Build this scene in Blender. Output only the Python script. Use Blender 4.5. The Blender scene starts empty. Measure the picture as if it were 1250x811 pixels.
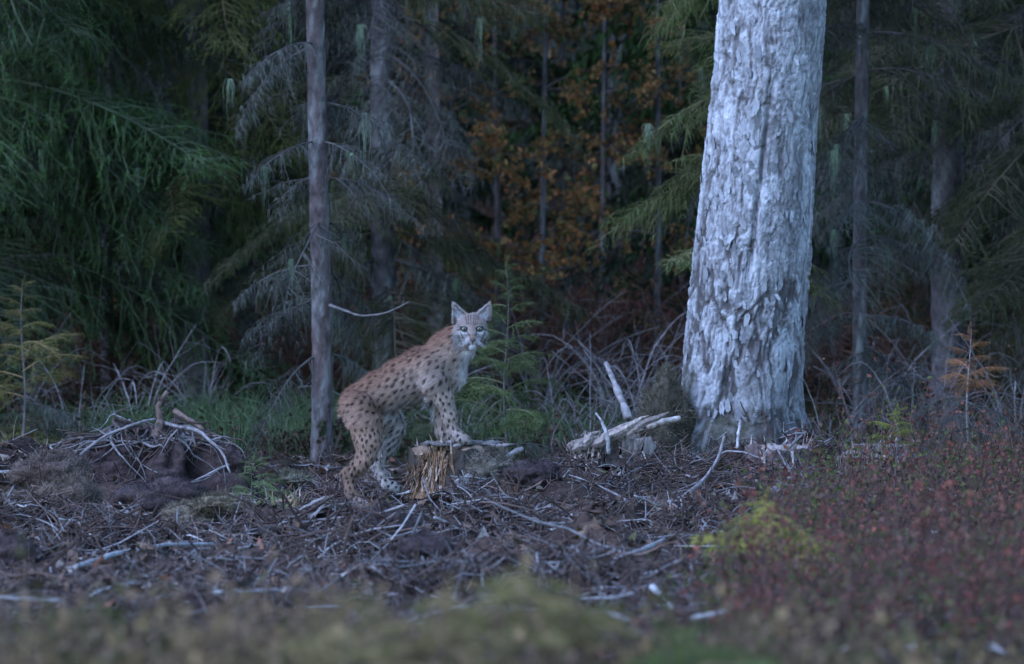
import bpy, math, random
import numpy as np
from mathutils import Vector

# ------------------------------------------------------------------ camera, sky, sun, exposure
F_PX, HOR, CAM_D, CAM_Z = 9800.0, 281.0, 40.0, 1.3      # focal length in photo pixels, horizon row, distance to the lynx
scene = bpy.context.scene
cam_data = bpy.data.cameras.new("camera")
cam_data.sensor_width = 36.0
cam_data.lens = 36.0 * F_PX / 1250.0
cam_data.clip_start, cam_data.clip_end = 0.5, 3000.0
cam_data.dof.use_dof = True
cam_data.dof.focus_distance = 39.9
cam_data.dof.aperture_fstop = 4.8
cam = bpy.data.objects.new("camera", cam_data)
scene.collection.objects.link(cam)
cam.location = (0, -CAM_D, CAM_Z)
cam.rotation_euler = (math.radians(90) - math.atan((405.5 - HOR) / F_PX), 0, 0)
scene.camera = cam

SUN_EL, SUN_AZ = 42.0, 232.0        # behind the camera, a little to its left (azimuth from +Y, clockwise)
world = bpy.data.worlds.new("World"); scene.world = world
world.use_nodes = True
wn = world.node_tree.nodes; wl = world.node_tree.links
sky = wn.new("ShaderNodeTexSky"); sky.sky_type = 'NISHITA'; sky.sun_disc = False
sky.sun_elevation = math.radians(SUN_EL); sky.sun_rotation = math.radians(SUN_AZ)
sky.ozone_density = 7.0; sky.air_density = 1.0; sky.dust_density = 0.2
wl.new(sky.outputs[0], wn["Background"].inputs[0])
wn["Background"].inputs[1].default_value = 0.15
sd = bpy.data.lights.new("sun", 'SUN'); sd.energy = 1.2; sd.angle = math.radians(26); sd.color = (0.50, 0.585, 1.0)
sun = bpy.data.objects.new("sun", sd); scene.collection.objects.link(sun)
a, e = math.radians(SUN_AZ), math.radians(SUN_EL)
sdir = Vector((math.sin(a) * math.cos(e), math.cos(a) * math.cos(e), math.sin(e)))
sun.rotation_euler = sdir.to_track_quat('Z', 'Y').to_euler()
sun.location = (0, -20, 30)
vs = scene.view_settings
vs.view_transform = 'Standard'; vs.look = 'None'; vs.gamma = 1.0; vs.exposure = 1.6; vs.use_curve_mapping = False
scene.cycles.max_bounces = 4; scene.cycles.diffuse_bounces = 2; scene.cycles.glossy_bounces = 2
scene.cycles.use_denoising = True

# ------------------------------------------------------------------ helpers
rng = np.random.default_rng(11)
COL = scene.collection

def tag(o, label=None, cat=None, group=None, kind=None):
    if label: o["label"] = label
    if cat: o["category"] = cat
    if group: o["group"] = group
    if kind: o["kind"] = kind
    return o

def empty(name, loc, label, cat, group=None, rz=0.0):
    o = bpy.data.objects.new(name, None); COL.objects.link(o)
    o.location = loc; o.rotation_euler = (0, 0, rz); o.empty_display_size = 0.1
    return tag(o, label, cat, group)

def link(name, me, parent=None, loc=None, rot=None, sc=None, color=None):
    o = bpy.data.objects.new(name, me); COL.objects.link(o)
    if parent: o.parent = parent
    if loc is not None: o.location = loc
    if rot is not None: o.rotation_euler = rot
    if sc is not None: o.scale = (sc, sc, sc) if np.isscalar(sc) else sc
    if color is not None: o.color = (*color, 1)
    return o

def mesh_np(name, V, F, mat, col=None, smooth=True):
    """V (n,3); F: array (m,3|4) or list of such arrays; col (n,3) optional vertex colours"""
    V = np.asarray(V, np.float32)
    if not isinstance(F, list): F = [F]
    F = [np.asarray(f, np.int32) for f in F if len(f)]
    me = bpy.data.meshes.new(name)
    me.vertices.add(len(V)); me.vertices.foreach_set("co", V.ravel())
    li = np.concatenate([f.ravel() for f in F]); tot = np.concatenate([np.full(len(f), f.shape[1], np.int32) for f in F])
    me.loops.add(len(li)); me.loops.foreach_set("vertex_index", li)
    st = np.concatenate([[0], np.cumsum(tot)[:-1]]).astype(np.int32)
    me.polygons.add(len(tot)); me.polygons.foreach_set("loop_start", st); me.polygons.foreach_set("loop_total", tot)
    me.polygons.foreach_set("use_smooth", np.full(len(tot), smooth))
    if col is None: col = np.full((len(V), 3), 0.3)
    ca = me.color_attributes.new("Col", 'FLOAT_COLOR', 'POINT')
    ca.data.foreach_set("color", np.concatenate([np.asarray(col, np.float32), np.ones((len(V), 1), np.float32)], 1).ravel())
    me.update(calc_edges=True)
    if mat: me.materials.append(mat)
    return me

class Bag:                                   # collects pieces of one mesh
    def __init__(s): s.V, s.F, s.C, s.n = [], [], [], 0
    def add(s, V, F, col):
        V = np.asarray(V).reshape(-1, 3); col = np.asarray(col, float)
        if col.ndim == 1: col = np.tile(col, (len(V), 1))
        s.V.append(V); s.C.append(col)
        for f in (F if isinstance(F, list) else [F]):
            if len(f): s.F.append(np.asarray(f) + s.n)
        s.n += len(V)
    def mesh(s, name, mat, smooth=True):
        return mesh_np(name, np.concatenate(s.V), s.F, mat, np.concatenate(s.C), smooth)

def nrm(v): return v / np.maximum(np.linalg.norm(v, axis=-1, keepdims=True), 1e-9)

def tubes(P, R, sides=5, cap=False):
    """batch of tubes: P (M,K,3), R (M,K)"""
    P = np.asarray(P, float); R = np.asarray(R, float)
    if P.ndim == 2: P = P[None]; R = R[None]
    M, K, _ = P.shape
    T = nrm(np.gradient(P, axis=1))
    ax = nrm(P[:, -1] - P[:, 0] + 1e-6)
    ref = np.where(np.abs(ax[:, 2:3]) < 0.8, np.array([[0, 0, 1.0]]), np.array([[1.0, 0, 0]]))
    ref = np.repeat(ref[:, None], K, 1)
    N1 = nrm(np.cross(T, ref)); N2 = np.cross(T, N1)
    an = np.arange(sides) * 2 * np.pi / sides
    V = P[:, :, None] + R[:, :, None, None] * (np.cos(an)[None, None, :, None] * N1[:, :, None] + np.sin(an)[None, None, :, None] * N2[:, :, None])
    V = V.reshape(-1, 3)
    i = np.arange(K - 1)[:, None] * sides; j = np.arange(sides)[None]; j2 = (j + 1) % sides
    q = np.stack([i + j, i + j2, i + sides + j2, i + sides + j], -1).reshape(-1, 4)
    Q = (np.arange(M)[:, None, None] * K * sides + q[None]).reshape(-1, 4)
    F = [Q]
    if cap:
        n0 = len(V)
        V = np.concatenate([V, P[:, 0], P[:, -1]])
        b = np.arange(M)[:, None] * K * sides
        jj = np.arange(sides)[None]; jj2 = (jj + 1) % sides
        c0 = n0 + np.arange(M)[:, None] + 0 * jj; c1 = c0 + M
        F.append(np.stack([b + jj2, b + jj, c0], -1).reshape(-1, 3))
        F.append(np.stack([b + (K - 1) * sides + jj, b + (K - 1) * sides + jj2, c1], -1).reshape(-1, 3))
    return V, F

def blades(A, B, w, side=None):
    """thin triangles from A to B with base width w"""
    d = nrm(B - A)
    if side is None: side = nrm(np.cross(d, rng.normal(size=d.shape)))
    w = np.broadcast_to(np.asarray(w, float), (len(A),))[:, None]
    V = np.stack([A - side * w / 2, A + side * w / 2, B], 1).reshape(-1, 3)
    return V, np.arange(len(A) * 3).reshape(-1, 3)

def diamonds(C, d, s, L, W, fold=0.25):
    """leaf: diamond folded on its midrib; C centre, d axis, s side, lengths"""
    n = nrm(np.cross(d, s)); L = np.broadcast_to(L, (len(C),))[:, None]; W = np.broadcast_to(W, (len(C),))[:, None]
    V = np.stack([C - d * L / 2, C + s * W / 2 + n * W * fold - d * L * .05, C + d * L / 2, C - s * W / 2 + n * W * fold - d * L * .05], 1).reshape(-1, 3)
    b = np.arange(len(C))[:, None] * 4
    return V, np.concatenate([b + [[0, 1, 2]], b + [[0, 2, 3]]])

def _h(ix, iy, iz, seed):
    n = (ix.astype(np.int64) * 374761393 + iy.astype(np.int64) * 668265263 + iz.astype(np.int64) * 2147483647 + seed * 1274126177) & 0xffffffff
    n = ((n ^ (n >> 13)) * 1103515245) & 0xffffffff
    n = ((n ^ (n >> 16)) * 2246822519) & 0xffffffff
    return ((n ^ (n >> 15)) & 0xffff) / 65535.0

def vnoise(x, y, seed=0):
    x, y = np.broadcast_arrays(np.asarray(x, float), np.asarray(y, float))
    ix, iy = np.floor(x).astype(np.int64), np.floor(y).astype(np.int64); z = np.zeros_like(ix)
    fx, fy = x - ix, y - iy; fx = fx * fx * (3 - 2 * fx); fy = fy * fy * (3 - 2 * fy)
    a_, b_, c_, d_ = _h(ix, iy, z, seed), _h(ix + 1, iy, z, seed), _h(ix, iy + 1, z, seed), _h(ix + 1, iy + 1, z, seed)
    return (a_ * (1 - fx) + b_ * fx) * (1 - fy) + (c_ * (1 - fx) + d_ * fx) * fy

def fbm(x, y, seed=0, o=4):
    s, am, t = 0, 1.0, 0
    for k in range(o):
        s = s + am * vnoise(x * 2 ** k + 17.3 * k, y * 2 ** k - 9.1 * k, seed + k); t += am; am *= .5
    return s / t

def worley(x, y, seed=0):
    """F1, F2 and cell hash on a jittered grid (2D)"""
    ix, iy = np.floor(x).astype(np.int64), np.floor(y).astype(np.int64); z = np.zeros_like(ix)
    f1 = np.full(x.shape, 9.0); f2 = np.full(x.shape, 9.0); hc = np.zeros(x.shape)
    for dx in (-1, 0, 1):
        for dy in (-1, 0, 1):
            cx, cy = ix + dx, iy + dy
            d = np.hypot(cx + _h(cx, cy, z, seed) - x, cy + _h(cx, cy, z, seed + 5) - y)
            m = d < f1
            f2 = np.where(m, f1, np.minimum(f2, d)); hc = np.where(m, _h(cx, cy, z, seed + 9), hc); f1 = np.where(m, d, f1)
    return f1, f2, hc

# ------------------------------------------------------------------ materials
def attr_mat(name, rough=0.8, spec=0.2, scale=60.0, lo=0.7, hi=1.3, bump=0.0, bscale=200.0, stretch=None, rnd=0.25, transl=0.0):
    m = bpy.data.materials.new(name); m.use_nodes = True
    nt = m.node_tree; n = nt.nodes; L = nt.links; b = n["Principled BSDF"]
    b.inputs["Roughness"].default_value = rough; b.inputs["Specular IOR Level"].default_value = spec
    at = n.new("ShaderNodeAttribute"); at.attribute_name = "Col"
    tc = n.new("ShaderNodeTexCoord"); co = tc.outputs["Object"]
    if stretch:
        mp = n.new("ShaderNodeMapping"); mp.inputs["Scale"].default_value = stretch; L.new(co, mp.inputs[0]); co = mp.outputs[0]
    nz = n.new("ShaderNodeTexNoise"); nz.inputs["Scale"].default_value = scale; nz.inputs["Detail"].default_value = 3; L.new(co, nz.inputs[0])
    mr = n.new("ShaderNodeMapRange"); mr.inputs[1].default_value = .25; mr.inputs[2].default_value = .75; mr.inputs[3].default_value = lo; mr.inputs[4].default_value = hi
    L.new(nz.outputs[0], mr.inputs[0])
    oi = n.new("ShaderNodeObjectInfo")
    r2 = n.new("ShaderNodeMapRange"); r2.inputs[3].default_value = 1 - rnd; r2.inputs[4].default_value = 1 + rnd; L.new(oi.outputs["Random"], r2.inputs[0])
    mu = n.new("ShaderNodeMath"); mu.operation = 'MULTIPLY'; L.new(mr.outputs[0], mu.inputs[0]); L.new(r2.outputs[0], mu.inputs[1])
    v1 = n.new("ShaderNodeVectorMath"); v1.operation = 'MULTIPLY'; L.new(at.outputs["Color"], v1.inputs[0]); L.new(oi.outputs["Color"], v1.inputs[1])
    v2 = n.new("ShaderNodeVectorMath"); v2.operation = 'SCALE'; L.new(v1.outputs[0], v2.inputs[0]); L.new(mu.outputs[0], v2.inputs["Scale"])
    L.new(v2.outputs[0], b.inputs["Base Color"])
    if bump:
        n2 = n.new("ShaderNodeTexNoise"); n2.inputs["Scale"].default_value = bscale; n2.inputs["Detail"].default_value = 4; L.new(co, n2.inputs[0])
        bp = n.new("ShaderNodeBump"); bp.inputs["Strength"].default_value = bump; bp.inputs["Distance"].default_value = 0.01
        L.new(n2.outputs[0], bp.inputs["Height"]); L.new(bp.outputs[0], b.inputs["Normal"])
    if transl:
        tr = n.new("ShaderNodeBsdfTranslucent"); L.new(v2.outputs[0], tr.inputs[0])
        mx = n.new("ShaderNodeMixShader"); mx.inputs[0].default_value = transl
        L.new(b.outputs[0], mx.inputs[1]); L.new(tr.outputs[0], mx.inputs[2]); L.new(mx.outputs[0], n["Material Output"].inputs[0])
    return m

M_FOL = attr_mat("foliage", 0.75, 0.15, 9.0, 0.55, 1.45, rnd=0.3)
M_LEAF = attr_mat("leaf", 0.7, 0.2, 12.0, 0.7, 1.3, transl=0.35)
M_TWIG = attr_mat("twig_wood", 0.85, 0.15, 40.0, 0.6, 1.4, 0.4, 150.0)
M_BARK = attr_mat("spruce_bark", 0.9, 0.1, 30.0, 0.5, 1.5, 1.0, 70.0, (1, 1, 0.5), rnd=0.1)
M_BIRCH = attr_mat("birch_bark", 0.75, 0.25, 55.0, 0.7, 1.3, 0.8, 110.0, (1, 1, 0.55), rnd=0.05)
M_WOOD = attr_mat("torn_wood", 0.8, 0.2, 70.0, 0.5, 1.5, 0.8, 130.0, (1, 1, 0.15), rnd=0.1)
M_SOIL = attr_mat("soil", 0.95, 0.1, 25.0, 0.45, 1.55, 1.0, 60.0, rnd=0.05)
M_FUR = attr_mat("fur", 0.7, 0.2, 140.0, 0.8, 1.2, 0.5, 260.0, rnd=0.0)
M_STRAND = attr_mat("fur_strand", 0.6, 0.2, 140.0, 0.85, 1.15, rnd=0.0, transl=0.2)
M_EYE = attr_mat("eye", 0.08, 0.6, 50.0, 0.95, 1.05, rnd=0.0)

# ------------------------------------------------------------------ terrain
PX = lambda px, d: (px - 625.0) / F_PX * d
PZ = lambda py, d: CAM_Z - (py - HOR) / F_PX * d
MOUNDS = [  # px, d, height, half width m, half depth m
    (200, 41.2, .22, .40, .5), (60, 40.8, .25, .42, .6), (-80, 41.5, .27, .6, .7), (742, 42.3, .27, .28, .5), (905, 43.2, .30, .52, .8),
    (1090, 42.6, .13, .4, .5), (440, 37.4, .12, .28, .35), (660, 39.6, .13, .35, .4), (20, 37.6, .15, .3, .5), (620, 36.4, .12, .5, .5), (1240, 42.3, .17, .5, .7),
    (985, 41.8, .15, .35, .5), (1150, 38, .16, 1.0, 1.5), (830, 40.8, .14, .30, .4), (612, 39.75, .10, .14, .16), (760, 38.2, .10, .3, .4), (880, 37.0, .10, .3, .4), (300, 37.5, .09, .3, .35), (500, 35.2, .10, .3, .4), (720, 34.6, .10, .3, .4), (150, 36, .10, .3, .35), (385, 42.3, -.06, .35, .8)]
def H(x, y):
    x = np.asarray(x, float); y = np.asarray(y, float); d = y + CAM_D
    z = np.interp(d, [-200, 0, 17, 20, 25, 30, 35, 38, 40, 41.5, 43, 44.5, 46, 50, 55, 62, 75, 110, 160, 300, 900, 3000],
                  [-.3, -.1, .08, .06, -.12, -.16, -.15, -.14, -.13, -.10, -.08, -.09, -.08, -.01, .08, .25, 1.2, 9, 20, 32, 40, 40])
    for px, dd, h, wx, wd in MOUNDS:
        z = z + h * np.exp(-((x - PX(px, dd)) / wx) ** 2 - ((d - dd) / wd) ** 2)
    near = np.clip((46.5 - d) / 2, 0, 1)
    am = 0.35 + 0.65 * near
    z = z + am * (0.20 * (fbm(x * .9, y * .9, 3, 3) - .5) + 0.23 * (fbm(x * 3.1, y * 3.1, 23, 3) - .5) + 0.105 * (0.5 - np.abs(fbm(x * 8, y * 8, 43, 2) - .5) * 2.8)
                  + 0.03 * (vnoise(x * 21, y * 21, 61) - .5))
    for px, dd, zt, rr in ((440, 39.93, -.112, .13), (475, 40.13, -.035, .10), (551, 40.02, .02, .20)):   # level spots under the paws and the stump
        w_ = np.clip(1.5 * np.exp(-((x - PX(px, dd)) ** 2 + (d - dd) ** 2) / rr ** 2), 0, 1); z = z * (1 - w_) + zt * w_
    z = z + np.clip((d - 60) / 60, 0, 1) * 1.2 * (fbm(x * .12, y * .12, 77, 3) - .5)
    return z
def hit(px, py, d0=14.0, d1=75.0):
    """where the ray through a photo pixel meets the ground"""
    d = np.linspace(d0, d1, 6000)
    x, z = PX(px, d), PZ(py, d)
    k = np.argmax(z < H(x, d - CAM_D))
    return np.array([x[k], d[k] - CAM_D, float(H(x[k], d[k] - CAM_D))])
def gp(px, d, dz=0.0):
    x = PX(px, d); return np.array([x, d - CAM_D, float(H(x, d - CAM_D)) + dz])

def axis(fine_lo, fine_hi, st, lo, hi, grow=1.25):
    f = list(np.arange(fine_lo, fine_hi + 1e-6, st)); s = st; a_ = f[-1]
    while a_ < hi: s *= grow; a_ += s; f.append(a_)
    s = st; a_ = f[0]
    while a_ > lo: s *= grow; a_ -= s; f.insert(0, a_)
    return np.array(f)
gx = axis(-4.3, 4.3, .045, -900, 900); gy = axis(-16, 7.5, .045, -200, 2500, 1.06)
GX, GY = np.meshgrid(gx, gy); GZ = H(GX, GY)
nx, ny = len(gx), len(gy)
ii = (np.arange(ny - 1)[:, None] * nx + np.arange(nx - 1)[None])
GF = np.stack([ii, ii + 1, ii + nx + 1, ii + nx], -1).reshape(-1, 4)
gd = GY + CAM_D
c1 = np.array([.026, .018, .016]); c2 = np.array([.085, .056, .044]); c3 = np.array([.06, .048, .028]); c4 = np.array([.05, .055, .022])
w1 = np.clip((fbm(GX * 2.6, GY * 2.6, 5, 4) - .35) * 3.2, 0, 1)[..., None]; w2 = np.clip((fbm(GX * 1.3 + 9, GY * 1.3, 15, 4) - .58) * 6, 0, 1)[..., None] * .8
gc = c1 * (1 - w1) + c2 * w1; gc = gc * (1 - w2) + c3 * w2
wf = np.clip((gd - 43.5) / 2, 0, 1)[..., None] * (1 - .75 * np.clip((gd - 56) / 6, 0, 1)[..., None]); gc = gc * (1 - .7 * wf) + c4 * .7 * wf
ground = link("ground", mesh_np("ground", np.stack([GX, GY, GZ], -1).reshape(-1, 3), GF, M_SOIL, gc.reshape(-1, 3)))
tag(ground, "dark churned forest floor of peat and slash", kind="structure")

# ------------------------------------------------------------------ boughs shared by the trees
G1, G2 = np.array([.020, .040, .014]), np.array([.052, .072, .018])
BARKC = np.array([.07, .055, .048]); GREYT = np.array([.072, .066, .060]); LICH = np.array([.125, .14, .11])
def make_bough(seed, kind, fine=1.0):
    r = np.random.default_rng(seed); bag = Bag(); K = 10
    t = np.linspace(0, 1, K); up, dr = r.uniform(.05, .25), r.uniform(.35, .75)
    if kind == 'sprig': up, dr = .55, .45
    ax = np.stack([t, .05 * np.sin(t * 5 + r.uniform(0, 6)) * t, up * t - dr * t ** 2 + (.12 * t ** 5 if kind == 'green' else 0)], -1)
    bag.add(*tubes(ax, .013 / fine * (1 - .85 * t), 5), BARKC if kind in ('green', 'sprig') else GREYT)
    n = int({'green': 40, 'dead': 30, 'sprig': 26}[kind] * fine ** .8)
    tt = np.sort(r.uniform(.10, 1.0, n)); sd_ = np.where(np.arange(n) % 2 == 0, 1.0, -1.0)
    base = np.stack([np.interp(tt, t, ax[:, k]) for k in range(3)], -1)
    ln = (.44 * (1 - tt) ** .8 + .07) * r.uniform(.6, 1.15, n)
    if kind == 'dead': ln *= r.uniform(.5, 1.2, n)
    dirv = nrm(np.stack([r.uniform(.35, .8, n), sd_ * r.uniform(.6, 1, n), r.uniform(-.35, .15, n)], -1))
    s = np.linspace(0, 1, 5); hang = r.uniform(.15, .5, n)
    if kind == 'sprig': hang *= .3
    tw = base[:, None] + dirv[:, None] * (ln[:, None] * s)[..., None]
    tw[..., 2] -= hang[:, None] * ln[:, None] * s ** 2
    tw += r.normal(0, .012, tw.shape) * s[None, :, None]
    bag.add(*tubes(tw, .0045 / fine * (1 - .7 * s)[None] * np.ones((n, 1)), 3), BARKC if kind != 'dead' else GREYT)
    # sub twigs
    sb, sdirs, sl = [], [], []
    for i in range(n):
        m = max(2, int(ln[i] * fine ** .8 / (.030 if kind != 'dead' else .045)))
        u = np.linspace(.12, 1, m)
        p = np.stack([np.interp(u, s, tw[i, :, k]) for k in range(3)], -1)
        dd = nrm(tw[i, -1] - tw[i, 0])[None] * r.uniform(.3, .9, (m, 1)) + r.normal(0, .45, (m, 3))
        dd[:, 2] -= .1 if kind == 'sprig' else r.uniform(.0, .75)
        sb.append(p); sdirs.append(nrm(dd)); sl.append(r.uniform(.04, .11, m) * (1.5 if kind == 'dead' else 1) / fine ** .8)
    sb, sdirs, sl = np.concatenate(sb), np.concatenate(sdirs), np.concatenate(sl)
    q = np.linspace(0, 1, 3); st = sb[:, None] + sdirs[:, None] * (sl[:, None] * q)[..., None]
    st[..., 2] -= .25 * sl[:, None] * q ** 2
    if kind == 'dead': st += r.normal(0, .01, st.shape) * q[None, :, None]
    bag.add(*tubes(st, np.array([.0022, .0017, .0009])[None] / fine * np.ones((len(st), 1)), 3), BARKC if kind != 'dead' else GREYT * .95)
    if kind != 'dead':
        m = 15
        u = np.tile(np.linspace(.05, 1, m), len(st)); idx = np.repeat(np.arange(len(st)), m)
        A = sb[idx] + sdirs[idx] * (sl[idx] * u)[:, None]; A[:, 2] -= .25 * sl[idx] * u ** 2
        d = nrm(sdirs[idx] * .9 + r.normal(0, .6, A.shape)); B = A + d * r.uniform(.012, .021, len(A))[:, None] / fine ** .8
        V, F = blades(A, B, .0036 / fine ** .8)
        mixc = r.uniform(0, 1, len(st))[idx] * .6 + .4 * (u > .7)
        c = G1[None] * (1 - mixc[:, None]) + G2[None] * mixc[:, None]
        bag.add(V, F, np.repeat(c, 3, 0))
    if kind in ('dead', 'green'):                     # wisps of grey lichen hanging in the twigs
        m = int((520 if kind == 'dead' else 90) * fine)
        k = r.integers(0, len(sb), m); A = sb[k] + r.normal(0, .006, (m, 3))
        B = A + np.stack([r.normal(0, .018, m), r.normal(0, .018, m), -r.gamma(2.2, .028, m)], -1) / fine ** .7
        V, F = blades(A, B, .0045 / fine)
        bag.add(V, F, np.repeat(LICH[None] * r.uniform(.6, 1.15, (m, 1)), 3, 0))
    return bag.mesh("bough_" + kind, M_FOL, False)
GREEN = [make_bough(100 + k, 'green') for k in range(6)]
GREEN_L = [make_bough(150 + k, 'green', 1.9) for k in range(4)]; DEAD_L = [make_bough(250 + k, 'dead', 1.7) for k in range(4)]
DEAD = [make_bough(200 + k, 'dead') for k in range(6)]
SPRIG = [make_bough(300 + k, 'sprig') for k in range(4)]

def make_beard(seed):
    r = np.random.default_rng(seed); bag = Bag(); m = 34
    L = np.clip(r.gamma(3.0, .16, m), .12, 1.1); K = 6; q = np.linspace(0, 1, K)
    P = np.zeros((m, K, 3)); P[..., 2] = -L[:, None] * q
    off = r.normal(0, .075, (m, 2)); ph = r.uniform(0, 6, (m, 1))
    P[..., 0] = off[:, :1] * (.3 + .9 * q * (1.3 - q)) + .02 * np.sin(q * 6 + ph); P[..., 1] = off[:, 1:] * (.3 + .9 * q * (1.3 - q)) + .02 * np.cos(q * 5 + ph)
    bag.add(*tubes(P, (.0048 * (1 - .8 * q))[None] * np.ones((m, 1)), 3), LICH * np.array([1.7, 1.8, 1.6]))
    return bag.mesh("lichen_beard", M_FOL, False)
BEARD = [make_beard(400 + k) for k in range(4)]

def make_leafy(seed, palette, n_tw=13, per=10, size=.07):
    r = np.random.default_rng(seed); bag = Bag(); K = 8; t = np.linspace(0, 1, K)
    ax = np.stack([t, .08 * np.sin(t * 4 + seed), .35 * t - .45 * t ** 2], -1)
    bag.add(*tubes(ax, .012 * (1 - .8 * t), 5), [.10, .09, .085])
    tt = r.uniform(.15, 1, n_tw); base = np.stack([np.interp(tt, t, ax[:, k]) for k in range(3)], -1)
    d = nrm(np.stack([r.uniform(.2, .9, n_tw), r.normal(0, .8, n_tw), r.normal(0, .45, n_tw)], -1)); ln = r.uniform(.12, .4, n_tw)
    s = np.linspace(0, 1, 4); tw = base[:, None] + d[:, None] * (ln[:, None] * s)[..., None]; tw[..., 2] -= .2 * ln[:, None] * s ** 2
    bag.add(*tubes(tw, (.004 * (1 - .6 * s))[None] * np.ones((n_tw, 1)), 3), [.09, .07, .06])
    u = r.uniform(.2, 1, (n_tw, per)); C = base[:, None] + d[:, None] * (ln[:, None] * u)[..., None]
    C = (C + r.normal(0, .028, C.shape)).reshape(-1, 3); m = len(C)
    dd = nrm(r.normal(0, 1, (m, 3)) + [0, 0, -.8]); s_ = nrm(np.cross(dd, r.normal(0, 1, (m, 3))))
    V, F = diamonds(C, dd, s_, r.uniform(.7, 1.3, m) * size, r.uniform(.5, .9, m) * size)
    pal = np.asarray(palette); c = pal[r.integers(0, len(pal), m)] * r.uniform(.6, 1.2, (m, 1))
    bag.add(V, F, np.repeat(c, 4, 0))
    return bag.mesh("leafy_bough", M_LEAF, False)
ORANGE = [(.30, .17, .07), (.28, .13, .05), (.25, .17, .08), (.15, .13, .05), (.08, .10, .04), (.20, .11, .05)]
LEAFY = [make_leafy(500 + k, ORANGE) for k in range(4)]
YELLOW = [make_leafy(520 + k, [(.3, .22, .05), (.15, .16, .04), (.22, .18, .05)], 20, 8, .05) for k in range(2)]

# ------------------------------------------------------------------ trees
def trunk_mesh(name, h, r0, lean, seed, col, mat=M_BARK, sides=16, bend=.02, flare=1.35, rough=.03):
    r = np.random.default_rng(seed)
    zz = np.concatenate([np.linspace(-.12, min(3.6, h), 150), np.linspace(3.8, h, 24)]) if h > 4 else np.linspace(-.12, h, 80)
    x = lean[0] * zz + bend * np.sin(zz * .8 + seed) * np.clip(zz, 0, 1); y = lean[1] * zz
    rad = r0 * np.clip(1 - .82 * np.clip(zz, 0, None) / h, .06, 1) * (1 + (flare - 1) * np.exp(-np.clip(zz + .1, 0, 9) / .16))
    P = np.stack([x, y, zz], -1)
    V, F = tubes(P, rad, sides)
    th = np.tile(np.arange(sides), len(zz)) * 2 * np.pi / sides; zv = np.repeat(zz, sides); c0 = np.repeat(P, sides, 0)
    nn = fbm(np.cos(th) * 3 + np.sin(th) * 2.3 + seed, zv * 14, seed, 3)
    V = c0 + (V - c0) * (1 + rough * 4 * (nn - .5))[:, None]
    lich = np.clip((fbm(np.cos(th) * 2, zv * 7 + np.sin(th) * 2, seed + 4, 3) - .52) * 5, 0, 1)[:, None]
    c = np.asarray(col)[None] * (.55 + .9 * nn[:, None]); c = c * (1 - .6 * lich) + np.array([[.21, .22, .21]]) * .6 * lich
    return mesh_np(name, V, F, mat, c)

def spruce(label, px, d, h, r0, z0, dead_z, L0, seed, lean=(0, 0), col=(.13, .11, .105), step=.22, group=None, tint=(1, 1, 1), beards=6, az=None, deadp=.15, name="spruce_tree", per=3):
    r = np.random.default_rng(seed); p = gp(px, d)
    root = empty(name, p, label, "tree", group)
    link("trunk", trunk_mesh("trunk", h, r0, lean, seed, col), root)
    z = z0; k = 0; first = []
    while z < h * .96 and k < 260:
        n = per if z < 4 else 4
        for _ in range(n):
            dead = z < dead_z or r.random() < deadp * (z < 4)
            L = L0 * (1 - z / h) ** .75 * r.uniform(.55, 1.1) * (.75 if dead else 1) + .15
            if z > 4: L *= 1.25
            A = r.uniform(0, 2 * np.pi) if az is None else r.normal(az, 1.1)
            me = ((DEAD_L if dead else GREEN_L)[r.integers(0, 4)] if L > .95 and z < 3.6 else (DEAD if dead else GREEN)[r.integers(0, 6)])
            loc = (lean[0] * z, lean[1] * z, z)
            tcol = (r.uniform(.8, 1.1),) * 3 if dead else tuple(np.array(tint) * r.uniform(.75, 1.3))
            o = link("dead_bough" if dead else "bough", me, root, loc, (r.normal(0, .25), r.uniform(-.1, .35) + (.15 if dead else 0), A), L, tcol)
            if z < 3.2: first.append((loc, A, L))
            k += 1
        z += step * r.uniform(.7, 1.3) if z < 3.8 else .55
    for b in range(beards):
        loc, A, L = first[r.integers(0, len(first))]; f = r.uniform(.25, .9) * L
        link("lichen_beard", BEARD[b % 4], root, (loc[0] + math.cos(A) * f, loc[1] + math.sin(A) * f, loc[2] - .38 * f * f / L - .02), (0, 0, r.uniform(0, 6)), r.uniform(.12, .34), (.9, 1, .9))
    return root

T_LICH = "slender grey spruce trunk with lichen-hung dead boughs just behind the lynx"
t1 = spruce(T_LICH, 393, 44.6, 13, .060, .62, 2.6, .78, 21, (-.008, .004), (.105, .08, .075), .27, beards=14, deadp=.55, per=2)
t2 = spruce("thin grey spruce trunk with lichen beards behind the birch beside the rusty sapling", 1050, 47.2, 12, .045, .7, 2.3, 1.0, 22, (.012, 0), (.085, .072, .07), .22, beards=12, per=2)
t3 = spruce("dim short-boughed spruce trunk standing in the shade behind the root plate", 305, 53, 12, .055, 1.0, 1.5, 1.2, 23, (0, 0), (.10, .09, .09), .26, beards=4)
t4 = spruce("dim thin spruce trunk in the dark gap beneath the big green spruce", 132, 54, 12, .045, 1.1, 1.6, 1.2, 24, (0, 0), (.09, .08, .08), .28, beards=3)
t5 = spruce("big spruce with dense layered deep green boughs sweeping down", -40, 51, 15, .15, .95, 0, 2.3, 25, (0, 0), step=.17, tint=(.75, 1.2, .75), beards=8, per=4)
spruce("olive green spruce with boughs hanging beside the big deep green one", 235, 51.5, 14, .10, 1.55, 0, 1.5, 26, (0, 0), step=.2, tint=(1.3, 1.4, .7), beards=6, deadp=.25)
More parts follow.
